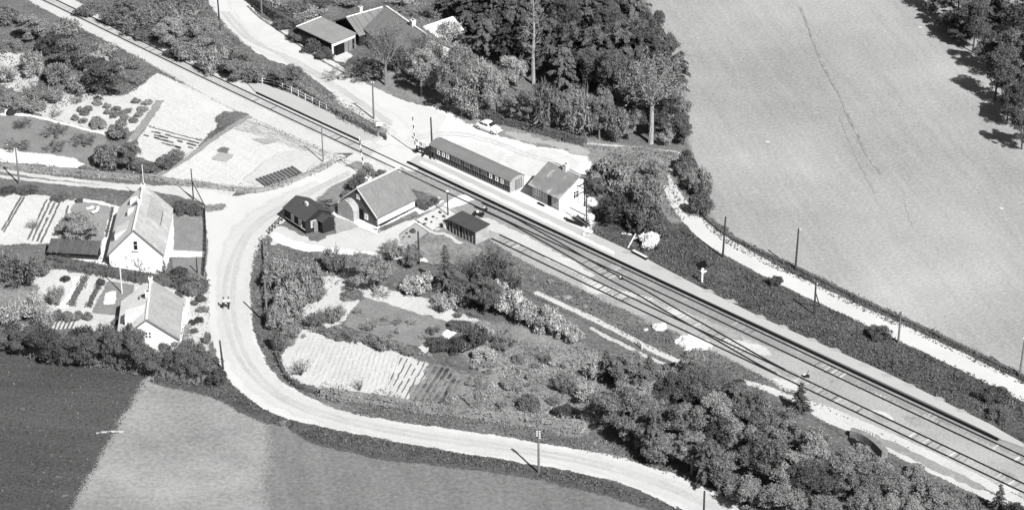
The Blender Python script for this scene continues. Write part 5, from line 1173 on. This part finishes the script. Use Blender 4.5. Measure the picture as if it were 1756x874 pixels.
rp = MB(); rp.beam((-L/2-.1,0,2.97),(L/2+.1,0,2.97),.2,.1); rp.build('ridge_tiles', M['white'], rf)

# ------------------------------------------------------------------ poles, fences, barriers
def pole(top, base, label, m='pole', r=.145, arms=(), insul=0, group='telephone and light poles', name='telephone_pole', cat='pole', strut=None, lamp=False):
    s = S(*base); p = G(*base); h = (base[1]-top[1])/(s*CT)
    root = empty(name, p); tag(root, label, cat, group)
    lean = Vector(((top[0]-base[0])/s*.6, 0, h))
    mb = MB(); mb.tube([Vector((0,0,-.3)), lean*.5, lean], [r, r*.85, r*.7], 8); child('pole', mb.mesh('pole', M[m]), root)
    for i, (dz, wdt, ang) in enumerate(arms):
        c = lean*((h-dz)/h); a = Vector((math.cos(ang),math.sin(ang),0))*wdt/2; mb = MB(); mb.beam(c-a+Vector((0,.1,0)),c+a+Vector((0,.1,0)),.08,.1)
        child('crossarm', mb.mesh('crossarm', M[m]), root)
    mb = MB()
    for i in range(insul):
        c = lean*((h-.12-.28*(i//2))/h)+Vector(((-1)**i*.16,-.05,0)); mb.ball(c, .09, 6, 5)
    if insul: child('insulators', mb.mesh('insulators', M['white']), root)
    if lamp:
        mb = MB(); mb.ball(lean+Vector((0,-.05,-.02)), (.2,.2,.14), 8, 6); child('lamp', mb.mesh('lamp', M['white']), root)
    if strut:
        q = G(*strut[0])-p; mb = MB(); mb.tube([q, lean*strut[1]], [.09,.07], 6); child('strut', mb.mesh('strut', M[m]), root)
    return root
pole((374,-22),(377.6,53),'dark pole at the top between the thicket and the upper road')
pole((447,-40),(449,24),'grey pole by the dark hedge at the top edge', 'pole_grey')
pole((640,142),(641,205),'pole with short crossarm on the hedge beside the upper white road', 'pole_grey', arms=((.2,.9,.2),), insul=2)
pole((738.3,203),(741.5,262),'dark pole at the left end of the carriage body', insul=0)
pole((553,216),(554.5,279),'thin grey pole by the allotment corner at the crossing', 'pole_grey', r=.10)
pole((32,255),(33.3,316),'grey pole with white insulators beside the farm track at left edge', 'pole_grey', insul=4)
pole((330,290),(332,343),'thin dark pole with a long strut at the road corner behind the big house', 'pole', r=.10, strut=((351,353),.62))
pole((766.5,328),(768.4,370),'short pole with white lamp beside the flower beds and main line', 'pole', r=.10, lamp=True, name='lamp_post', cat='lamp post')
pole((717,397),(719,453),'dark pole in the garden below the flower beds')
pole((1242.8,372),(1239.3,441),'thin dark pole at the bend of the little white road')
pole((1367,392),(1363.7,463),'tall pole with white tip standing at the edge of the pale field', insul=1)
pole((1396,484),(1396,539),'dark A-shaped pole with strut on the verge before the white road', strut=((1406,526),.72), insul=1)
pole((1542,534),(1540,588),'grey pole with small arm on the near edge of the little white road', 'pole_grey', arms=((.1,.6,.6),), insul=1)
pole((1752.5,577),(1748,646),'grey pole at the right edge of the photo', 'pole_grey', insul=2)
pole((921.8,735),(924,811),'grey pole with white insulators at the lower edge of the curving road', 'pole_grey', insul=7)
pole((1205,838),(1206,908),'thin dark pole at the bottom edge beside the curving road')
pole((377.6,583),(383,634),'short dark pole where the big hedge row meets the road')
pole((208.6,435),(209.5,504),'pale pole in front of the gabled house hedge', 'white_wall2', r=.10)
pole((248,283),(249,352),'thin white flagpole behind the ridge of the gabled house', 'white', r=.06, name='flagpole', cat='flagpole')
pole((456,478),(459,557),'grey pole on the bank inside the bend by the spiky shrubs', 'pole_grey')
pole((819,650),(820,709),'thin grey pole in the long rough hedge', 'pole_grey', r=.10, arms=((.9,.5,.1),))
pole((338,441),(338.5,469),'short dark post on the small lawn by the garden wall', 'pole', r=.10, name='post', cat='post')
pole((1004,321),(1005.5,391),'thin dark lamp pole among the white bushes on the platform', 'pole', r=.10)
pole((1188,-60),(1188,-5),'pole beyond the top edge', 'pole') if False else None
lp = MB(); q0, q1 = G(1028,338), G(1012,338)+Vector((0,0,3.4)); lp.tube([Vector((0,0,0)), (q1-q0)*.5, q1-q0], [.08,.06,.03], 6)
o = lp.build('leaning_pole', M['grey_wood']); o.location = q0; tag(o, 'pale pole leaning into the speckled shrub right of the station', 'pole')

def barrier(base, top, label, arm_ang):
    s = S(*base); p = G(*base); h = (base[1]-top[1])/(s*CT); root = empty('level_crossing_barrier', p); tag(root, label, 'crossing barrier', 'raised level crossing barriers')
    lean = Vector(((top[0]-base[0])/s, 0, h)); n = 9
    for i in range(n):
        a, b = lean*(.12+.88*i/n), lean*(.12+.88*(i+1)/n); mb = MB(); mb.tube([a,b],[.075,.075],6); child('boom_section', mb.mesh('boom_section', M['white' if i%2 == 0 else 'black_paint']), root)
    mb = MB(); mb.box((0,0,.35),(.35,.35,.8)); mb.box((.0,.12,.95),(.2,.12,.5)); child('stand', mb.mesh('stand', M['black_paint']), root)
    mb = MB(); mb.box((.12,0,.55),(.5,.25,.25)); child('counterweight', mb.mesh('counterweight', M['black_paint']), root)
barrier((713,263),(708.3,195),'raised striped barrier boom left of the carriage body', 0)
barrier((626,304),(618,236),'raised striped barrier boom beside the cottage garden', 0)
def rail_fence(name, label, pts, h, posts, m='white', rails=(.9,.5), pr=.06, group=None, cat='fence'):
    W_ = [G(*p) for p in pts]; root = empty(name, W_[0]); tag(root, label, cat, group)
    for k_ in range(len(W_)-1):
        a, b = W_[k_]-W_[0], W_[k_+1]-W_[0]; n_ = max(1, round(posts*(b-a).length/sum((W_[i+1]-W_[i]).length for i in range(len(W_)-1))))
        for i in range(n_ + (k_ == len(W_)-2)):
            mb = MB(); mb.box((0,0,h/2-.05),(pr*2,pr*2,h+.1)); child('post', mb.mesh('post', M[m]), root, None, a+(b-a)*i/n_)
        for z in rails:
            mb = MB(); mb.beam(a+Vector((0,0,h*z)), b+Vector((0,0,h*z)), .06, .08); child('rail', mb.mesh('rail', M[m]), root)
    return root
rail_fence('post_fence', 'white post and rail fence along the hedge above the short platform', [(430,141),(470,148),(500,160),(560,190),(600,209),(632,224)], 1.05, 16, 'white_wall2')
rail_fence('garden_fence', 'dark straight fence between the house lawns and the road', [(351,360),(353,400),(352,440),(349,474)], .9, 14, 'dark_wood', (.95,.6,.3))
rail_fence('fence', 'low fence along the top of the curved bank by the black hut', [(462,402),(472,392),(484,380),(492,374)], 1.1, 5, 'pole')
# trestle gates at the crossing
def gate(label, a, b, h, m='black_paint'):
    A_, B_ = G(*a), G(*b); root = empty('crossing_gate', A_); tag(root, label, 'gate', 'gates at the level crossing'); d_ = B_-A_
    for t in (0,.5,1):
        mb = MB(); mb.box((0,0,h/2),(.16,.16,h)); child('post', mb.mesh('post', M[m]), root, None, d_*t)
    for z in (.95,.6,.25):
        mb = MB(); mb.beam(Vector((0,0,h*z)), d_+Vector((0,0,h*z)), .07, .1); child('rail', mb.mesh('rail', M[m]), root)
    mb = MB(); mb.beam(Vector((0,0,h*.2)), d_*.5+Vector((0,0,h*.9)), .07,.08); mb.beam(d_*.5+Vector((0,0,h*.9)), d_+Vector((0,0,h*.2)), .07,.08); child('brace', mb.mesh('brace', M[m]), root)
gate('dark gate beside the raised barrier at the carriage end', (714,262), (733,268), 1.1)
gate('white gate leaf behind the dark gate by the carriage', (718,255), (732,261), 1.2, 'white_wall2')
gate('dark trestle gate between hedge and crossing', (636,230), (662,241), .9)
tb = empty('trestle', G(731,271)); tag(tb, 'heavy dark trestle leaning against the carriage corner', 'trestle')
for (a, b) in (((-.9,-.3,0),(.9,.9,1.9)),((.6,-.6,0),(.9,.9,1.9)),((1.2,-.8,0),(.9,.9,1.9))):
    mb = MB(); mb.beam(Vector(a), Vector(b), .2, .2); child('beam', mb.mesh('beam', M['black_paint']), tb)
mb = MB(); mb.beam((-1.2,.9,1.0),(.9,.6,1.1),.18,.18); child('crossbeam', mb.mesh('crossbeam', M['black_paint']), tb)
sg = empty('warning_sign', G(650.5,232)); tag(sg, 'white board on a dark post at the end of the roadside hedge', 'sign')
mb = MB(); mb.box((0,0,.75),(.22,.18,1.5)); child('post', mb.mesh('post', M['black_paint']), sg); mb = MB(); mb.box((0,-.05,1.75),(.95,.08,.5), .3); child('board', mb.mesh('board', M['white']), sg)
# signal post on the dark verge
sg = empty('signal_post', G(1204,485)); tag(sg, 'white post with short arm on the dark verge', 'signal')
mb = MB(); mb.box((0,0,.85),(.2,.2,2.0)); child('post', mb.mesh('post', M['white']), sg)
mb = MB(); mb.beam((0,-.05,1.55),(.5,-.05,1.85),.12,.22); mb.beam((0,-.05,1.6),(-.18,-.05,1.9),.12,.2); child('arm', mb.mesh('arm', M['white']), sg)
mb = MB(); mb.ball((0,0,2.0),(.22,.22,.2),8,6); child('cap', mb.mesh('cap', M['white']), sg)
sg = empty('dark_board', G(1203,458)); tag(sg, 'tilted black board lying on the verge behind the white post', 'board')
mb = MB(); mb.beam((-.55,0,.1),(.6,.2,.55),1.5,.1); child('panel', mb.mesh('panel', M['black']), sg); mb = MB(); mb.beam((.5,.3,0),(.5,.3,.5),.1,.1); mb.beam((-.3,.5,0),(-.3,.5,.2),.1,.1); child('prop', mb.mesh('prop', M['black_paint']), sg)

# ------------------------------------------------------------------ car
A_, B_ = G(813,220.5), G(849.7,234.2); d_ = (B_-A_).normalized(); n_ = Vector((-d_.y,d_.x,0))
car = empty('parked_car', (A_+B_)/2+n_*.8+Vector((0,0,.07)), math.atan2(d_.y,d_.x)); tag(car, 'pale rounded saloon parked in the white station yard', 'car')
def loft(name, secs, m, parent, smooth=True):
    """secs: list of rings of points"""
    mb = MB(); k_ = len(secs[0])
    for s_ in secs: mb.v += [tuple(p) for p in s_]
    for i in range(len(secs)-1):
        for j in range(k_): mb.f.append((i*k_+j,i*k_+(j+1)%k_,(i+1)*k_+(j+1)%k_,(i+1)*k_+j))
    mb.f += [tuple(range(k_))[::-1], tuple((len(secs)-1)*k_+j for j in range(k_))]
    return mb.build(name, m, parent, smooth)
def ring(x, hwid, z0, z1, rnd_=.7):
    pts_ = []
    for (a, b) in ((-1,0),(-1,.5),(-.95,.8),(-.8,.95),(-.5,1),(.5,1),(.8,.95),(.95,.8),(1,.5),(1,0),(.8,-.0),(-.8,-.0)):
        pts_.append((x, a*hwid, z0+(z1-z0)*max(b,0)))
    return pts_
loft('body', [ring(-2.05,.55,.35,.62),ring(-1.95,.70,.28,.80),ring(-1.5,.80,.25,.92),ring(-.8,.82,.24,.95),ring(.6,.82,.24,.95),ring(1.2,.80,.25,.92),ring(1.75,.76,.27,.82),ring(2.0,.66,.32,.70),ring(2.08,.5,.36,.6)], M['car'], car)
loft('cabin', [ring(-1.5,.55,.88,.92),ring(-1.15,.64,.88,1.22),ring(-.75,.64,.88,1.42),ring(0,.66,.88,1.47),ring(.35,.64,.88,1.40),ring(.85,.66,.88,.96)], M['car'], car)
mb = MB(); mb.add([(.42,-.55,1.33),(.42,.55,1.33),(.86,.58,.98),(.86,-.58,.98),(.46,-.55,1.36),(.46,.55,1.36),(.90,.58,1.01),(.90,-.58,1.01)],[(0,1,2,3),(4,7,6,5),(0,4,5,1),(2,6,7,3),(1,5,6,2),(0,3,7,4)]); mb.build('windscreen', M['glass'], car)
mb = MB(); mb.add([(-1.18,-.5,1.2),(-1.18,.5,1.2),(-1.42,.5,.98),(-1.42,-.5,.98),(-1.22,-.5,1.24),(-1.22,.5,1.24),(-1.48,.5,1.0),(-1.48,-.5,1.0)],[(0,3,2,1),(4,5,6,7),(0,1,5,4),(2,3,7,6),(1,2,6,5),(0,4,7,3)]); mb.build('rear_window', M['glass'], car)
for s_ in (-1,1):
    for (x0,x1) in ((-1.0,-.38),(-.26,.4)):
        mb = MB(); mb.box(((x0+x1)/2,s_*.665,1.13),(x1-x0,.05,.3)); mb.build('side_window', M['glass'], car)
    for x in (-1.28,1.3):
        mb = MB(); mb.tube([(x,s_*.62,.31),(x,s_*.82,.31)],[.31,.31],14); wv = mb.build('tyre', M['tyre'], car)
        mb = MB(); mb.tube([(x,s_*.8,.31),(x,s_*.835,.31)],[.17,.15],12); mb.build('rim', M['chrome'], wv)
    mb = MB(); mb.ball((2.02,s_*.55,.62),(.08,.11,.11)); mb.build('headlight', M['glass'], car)
for x in (-2.12,2.12):
    mb = MB(); mb.box((x,0,.42),(.1,1.5,.13)); mb.build('bumper', M['chrome'], car)

# ------------------------------------------------------------------ people on the road
def person(base, label, shirt='cloth_white', lower='cloth_dark', h=1.62, face=0.0, skirt=True, stride=.16, arm=.1):
    k_ = h/1.75; root = empty('person', G(*base)+Vector((0,0,.1)), face); tag(root, label, 'person', 'people walking on the road')
    def skin(name, pts_, edges, radii, m, par):
        me = bpy.data.meshes.new(name); me.from_pydata([tuple(Vector(p)*k_) for p in pts_], edges, []); ob = bpy.data.objects.new(name, me); COL.objects.link(ob)
        md = ob.modifiers.new('s','SKIN'); sv = me.skin_vertices[0].data
        for i, r_ in enumerate(radii): sv[i].radius = (r_*k_, r_*k_)
        sv[0].use_root = True; sb = ob.modifiers.new('u','SUBSURF'); sb.levels = sb.render_levels = 1
        dg = bpy.context.evaluated_depsgraph_get(); dg.update(); nm = bpy.data.meshes.new_from_object(ob.evaluated_get(dg)); ob.modifiers.clear(); ob.data = nm; nm.materials.clear(); nm.materials.append(M[m]); ob.parent = par
        return ob
    st = stride
    P = [(0,0,.95),(0,0,1.15),(0,0,1.40),(0,0,1.50),(0,.01,1.58),(0,.0,1.70),(-.09,0,.92),(-.10,st,.50),(-.10,st*1.2,.08),(-.10,st*1.2+.14,.04),(.09,0,.92),(.10,-st*.6,.50),(.10,-st*1.6,.10),(.10,-st*1.6+.14,.04),(-.17,0,1.40),(-.23,-arm,1.14),(-.24,.05,.90),(-.24,.08,.82),(.17,0,1.40),(.23,arm,1.14),(.24,arm+.14,.92),(.24,arm+.18,.84)]
    E = [(0,1),(1,2),(2,3),(3,4),(4,5),(0,6),(6,7),(7,8),(8,9),(0,10),(10,11),(11,12),(12,13),(2,14),(14,15),(15,16),(16,17),(2,18),(18,19),(19,20),(20,21)]
    Rr = [.14,.12,.13,.055,.075,.09,.09,.06,.045,.04,.09,.06,.045,.04,.06,.045,.035,.03,.06,.045,.035,.03]
    b = skin('body', P, E, Rr, 'skin', root)
    skin('shirt', [(0,0,1.0),(0,0,1.2),(0,0,1.41),(-.18,0,1.40),(-.23,-arm,1.16),(.18,0,1.40),(.23,arm,1.16)], [(0,1),(1,2),(2,3),(3,4),(2,5),(5,6)], [.15,.14,.135,.075,.06,.075,.06], shirt, root)
    if skirt:
        mb = MB(); mb.tube([Vector((0,0,1.02))*k_,Vector((0,.02,.75))*k_,Vector((0,.03,.48))*k_],[.16*k_,.23*k_,.30*k_],12); mb.build('skirt', M[lower], root)
    else:
        skin('trousers', [P[0],P[6],P[7],P[8],P[10],P[11],P[12]], [(0,1),(1,2),(2,3),(0,4),(4,5),(5,6)], [.155,.105,.08,.065,.105,.08,.065], lower, root)
    mb = MB(); mb.ball(Vector((0,-.025,1.69))*k_, (.115*k_,.125*k_,.12*k_), 10, 8); mb.build('hair', M['hair'], root, True)
person((384,530),'person in pale top and dark skirt walking on the road, left of the pair', face=R(150))
person((392.5,530.5),'person in pale top and dark trousers on the road, right of the pair', face=R(170), skirt=False, h=1.7)
pp = empty('deck_chair', G(164,366)); tag(pp, 'white draped garden seat on the lawn by the gabled house', 'deck chair'); pp.rotation_euler=(0,0,.7)
mb = MB(); mb.beam((-.6,0,.35),(.2,0,.35),.55,.08); mb.beam((.2,0,.35),(.55,0,.95),.55,.08); child('seat', mb.mesh('seat', M['cloth_white']), pp); mb = MB()
for x in (-.5,.3):
    for y in (-.25,.25): mb.box((x,y,.17),(.06,.06,.34))
child('legs', mb.mesh('legs', M['black_paint']), pp)
mb = MB(); mb.box((0,0,.1),(.9,.5,.12),.3); mb.box((.3,.35,.12),(.4,.5,.14),.9); o = mb.build('laundry', M['cloth_white']); o.location = G(154,358); tag(o, 'white cloth spread on the lawn above the garden seat', 'laundry')

# ------------------------------------------------------------------ small things
def slab(name, label, cat, c, d, rz, m, z=0, group=None):
    mb = MB(); mb.box((0,0,d[2]/2),d,rz); o = mb.build(name, M[m]); o.location = G(*c)+Vector((0,0,z)); tag(o, label, cat, group); return o
patch('lawn_patch', [(183,503),(197,499),(195,520),(179,521)], M['path_white'], 8, jit=.04)
patch('lawn_patch', [(641,545),(668,546),(676,554),(652,557),(640,551)], M['grass_pale'], 6, jit=.05)
patch('yard_path', [(759,572),(775,561),(786,566),(770,580)], M['path_white'], 6, jit=.05)
b_ = empty('garden_bench', G(777,568)); tag(b_, 'garden bench on the small white square between dark bushes', 'bench'); b_.rotation_euler=(0,0,-.6)
mb = MB(); mb.box((0,0,.42),(1.5,.4,.06)); child('seat', mb.mesh('seat', M['grey_wood']), b_); mb = MB(); mb.box((0,.22,.7),(1.5,.05,.4)); child('backrest', mb.mesh('backrest', M['grey_wood']), b_)
for x in (-.65,.65): mb = MB(); mb.box((x,0,.2),(.08,.38,.4)); child('leg', mb.mesh('leg', M['grey_wood']), b_)
b_ = empty('cold_frame', G(799,599)); tag(b_, 'long pale box with slanted lid beside the dark bushes', 'cold frame'); b_.rotation_euler=(0,0,R(50))
mb = MB(); mb.box((0,0,.2),(2.2,.7,.4)); child('box', mb.mesh('box', M['dark_wood']), b_); mb = MB(); mb.beam((0,-.38,.43),(0,.38,.62),2.25,.06); child('lid', mb.mesh('lid', M['white_wall2']), b_)
patch('yard_path', [(719,595),(729,588),(738,594),(729,605)], M['path'], 7, jit=.03)
# platform bench, boom, boulder, heap
b_ = empty('platform_bench', G(1097,439.5,PH)+Vector((0,0,PH*0))); tag(b_, 'dark bench at the back edge of the long platform', 'bench'); b_.location.z = PH
d0 = G(1107,444)-G(1086,433); b_.rotation_euler = (0,0,math.atan2(d0.y,d0.x))
mb = MB(); mb.box((0,0,.42),(2.6,.4,.07)); child('seat', mb.mesh('seat', M['white_wall2']), b_); mb = MB(); mb.box((0,-.1,.2),(2.6,.1,.34)); child('seat_shadow_panel', mb.mesh('seat_shadow_panel', M['black']), b_)  # black panel paints in the shadow under the seat
for x in (-1.2,1.2): mb = MB(); mb.box((x,.08,.2),(.1,.26,.4)); child('leg', mb.mesh('leg', M['black_paint']), b_)
mb = MB(); q0, q1 = G(1077,426), G(1091,402); mb.tube([Vector((0,0,.12)), q1-q0+Vector((0,0,.3))],[.12,.09],6); o = mb.build('plank', M['white_wall2']); o.location = q0; tag(o, 'pale pole lying on the dark verge left of the platform bench', 'pole')
def rock(name, label, c, r, m, seed=1, group=None, cat='boulder'):
    rng = np.random.default_rng(seed); mb = MB(); mb.ball((0,0,0),1.0,12,8)
    mb.v = [tuple(np.array(v)*np.array(r)*(1+.14*math.sin(v[0]*5+seed)*math.cos(v[1]*4+seed)+rng.normal(0,.04))) for v in mb.v]
    o = mb.build(name, M[m]); o.location = G(*c)+Vector((0,0,r[2]*.35)); tag(o, label, cat, group)
rock('boulder', 'pale boulder in the grass between siding and farm track', (1131,563), (1.0,.8,.55), 'white_wall2', 2)
rock('sand_heap', 'heap of white sand beside the siding', (1186,592), (1.5,1.3,.5), 'sand', 3, cat='heap')
rock('stone', 'small pale stone left of the boulder', (1108,566), (.35,.25,.2), 'white_wall2', 5)
rock('sand_heap', 'small grey heap on the grass below the siding', (972,510), (.7,.55,.25), 'stone', 9, cat='heap')
rock('barrel', 'dark round tub at the left edge of the orchard lawn', (19,197), (.7,.6,.7), 'dark_wood', 7, cat='tub')
rock('stone', 'white stone beside the dark tub at the left edge', (12,195), (.4,.4,.5), 'white_wall', 8)
rock('stone', 'small white stone on the orchard lawn edge', (12,251), (.25,.25,.25), 'white_wall', 11)
# points levers and hand trolley
def lever(c, label, s_=1.0):
    r_ = empty('points_lever', G(*c)+Vector((0,0,.1))); tag(r_, label, 'points lever', 'points levers'); 
    mb = MB(); mb.box((0,0,.12),(.7*s_,.35*s_,.24)); child('base', mb.mesh('base', M['black_paint']), r_)
    mb = MB(); mb.tube([(0,0,.2),(.25*s_,0,.95*s_)],[.04,.03],6); child('handle', mb.mesh('handle', M['black_paint']), r_)
    mb = MB(); mb.ball((-.3*s_,0,.35),(.18*s_,.14*s_,.14),8,6); child('weight', mb.mesh('weight', M['white_wall2']), r_)
lever((1383,647), 'points lever beside the siding above the dark conifer'); lever((833,361), 'small points lever between the rails by the station', .7)
lever((1066,480), 'points lever low between the crossing rails', .6)
t_ = empty('hand_trolley', G(820,371)+Vector((0,0,.1))); tag(t_, 'small hand trolley with white load beside the goods shed', 'trolley')
t_.rotation_euler = (0,0,-.3); mb = MB(); mb.box((0,0,.42),(1.0,.5,.07)); child('deck', mb.mesh('deck', M['dark_wood']), t_)
for x in (-.5,.55):
    mb = MB(); mb.tube([(x,-.32,.26),(x,-.24,.26)],[.26,.26],12); mb.tube([(x,.24,.26),(x,.32,.26)],[.26,.26],12); child('wheels', mb.mesh('wheels', M['black_paint']), t_)
mb = MB(); mb.ball((-.1,0,.6),(.22,.2,.18),8,6); child('sack', mb.mesh('sack', M['cloth_white']), t_)
# timber heap on the platform end
def timber(c, label, parts_, m='black_paint', g_='timber by the platform'):
    r_ = empty('timber_stack', G(*c)); tag(r_, label, 'timber', g_); r_.location.z = .1
    for a, b, w_ in parts_: mb = MB(); mb.beam(Vector(a), Vector(b), w_, w_); child('beam', mb.mesh('beam', M[m]), r_)
timber((984,386), 'low dark trestle of planks on the platform, nearest the station', [((-1.3,1.6,.2),(.9,-.4,.3),.16),((-1.0,1.1,.05),(1.2,-.7,.15),.18),((-.9,1.6,.0),(-.9,1.6,.4),.1),((.6,-.2,0),(.6,-.2,.5),.1)])
timber((998,388), 'dark handcart of beams leaning beside the lamp pole', [((-1.2,1.9,.4),(.7,-.6,.2),.14),((-.6,2.1,.5),(1.1,-.4,.2),.14),((-1.6,3.0,1.2),(.4,1.6,.8),.1),((.4,1.6,0),(.4,1.6,.9),.12),((-.5,.6,0),(-.5,.6,.4),.12)])
slab('planks', 'grey board pile between the dark beams and the white bushes', 'planks', (997,380), (.9,2.6,.25), R(38), 'felt')
for i, c in enumerate([(1070,401),(1080,402),(1090,409)]): rock('stone', f'pale stone in the grass near the platform bench, {ORD[i]} from the left', c, (.35,.22,.12), 'white_wall2', 20+i, 'pale stones in the verge')
# footbridge rail and curved stone retaining wall at lower right
root = empty('stone_parapet', G(1490,766)); tag(root, 'curved stone wall with ditches painted as dark shadow beside the farm track at lower right', 'wall')
P = resample([(1459,747),(1475,752),(1491,761),(1505,772),(1520,788)], .5); mb = MB(); k_ = len(P)
for i, q in enumerate(P):
    d_ = (P[min(i+1,k_-1)]-P[max(i-1,0)]).normalized(); n_ = Vector((-d_.y,d_.x,0)); q = q-root.location
    mb.v += [tuple(q+n_*.45+Vector((0,0,-.1))), tuple(q+n_*.38+Vector((0,0,1.0))), tuple(q-n_*.38+Vector((0,0,1.0))), tuple(q-n_*.45+Vector((0,0,-.1)))]
for i in range(k_-1):
    for j in range(3): mb.f.append((4*i+j,4*i+4+j,4*i+5+j,4*i+1+j))
mb.f += [(0,1,2,3),(4*k_-1,4*k_-2,4*k_-3,4*k_-4)]
child('wall', mb.mesh('wall', M['stone']), root)
patch('ditch_shadow', [(1458,748),(1478,758),(1496,780),(1482,778),(1462,762)], M['black'], 4, jit=.15)  # flat black sheets: shadow on both sides of the wall, painted in
patch('ditch_shadow', [(1497,752),(1512,764),(1522,780),(1514,776),(1504,764)], M['black'], 5, jit=.1)
rail_fence('bridge_railing', 'pale railing along the farm track above the curved stone wall', [(1468,741),(1483,747),(1498,754)], 1.0, 6, 'white_wall2', (.95,.5))
rail_fence('small_gate', 'little white stile between the two farm track strips', [(1093,592),(1101,599)], .9, 3, 'white_wall2')
# wheel marks in the field
strip('wheel_track', [(1372,12),(1385,45),(1402,90),(1418,125),(1440,165),(1455,200),(1470,230),(1485,262),(1510,298)], [.02,.05,.03,.08,.05,.05,.10,.06,.12,.03], mat('wheel_marks', .25, .3, .5, 1.2, .3), 2, jit=.03)
strip('wheel_track', [(1552,340),(1560,372),(1566,390)], .04, M['plot_grey'], 2, jit=.12)
for xs in ([(1440,200),(1470,270),(1500,330)],):
    strip('wheel_track', xs, .02, M['field_faint'], 2, jit=.02)
strip('field', [(488,720),(487,780),(486,830),(485,890)], .4, M['field_mid'], 2, jit=.02, sk=3.0)
strip('wheel_track', [(165,742),(190,739),(213,740)], .06, M['path'], 3, jit=.05)
for i, c in enumerate([(1577,47),(1316,243),(1717,357)]):
    x, y = c; patch('bare_patch', [(x-2,y),(x,y-1),(x+3,y-.5),(x+2,y+1),(x-1,y+1)], M['path'], 3, jit=.1)
# espalier posts in the dark field edge and small stakes
for i, (a, b) in enumerate([((43,598),(43,606)),((154,621),(155,631)),((262,645),(263,656))]):
    s_ = S(*b); mb = MB(); mb.tube([(0,0,-.1),(0,0,(b[1]-a[1])/s_/CT)],[.08,.06],6); o = mb.build('stake', M['grey_wood']); o.location = G(*b); tag(o, f'short pale stake at the edge of the dark field, {ORD[i]} from the left', 'stake', 'stakes at the field edge')
n_un = [o.name for o in bpy.data.objects if o.parent is None and o.get('label') == 'UNLABELLED']
print('unlabelled', n_un, 'objects', len(bpy.data.objects), 'things', sum(1 for o in bpy.data.objects if o.parent is None))
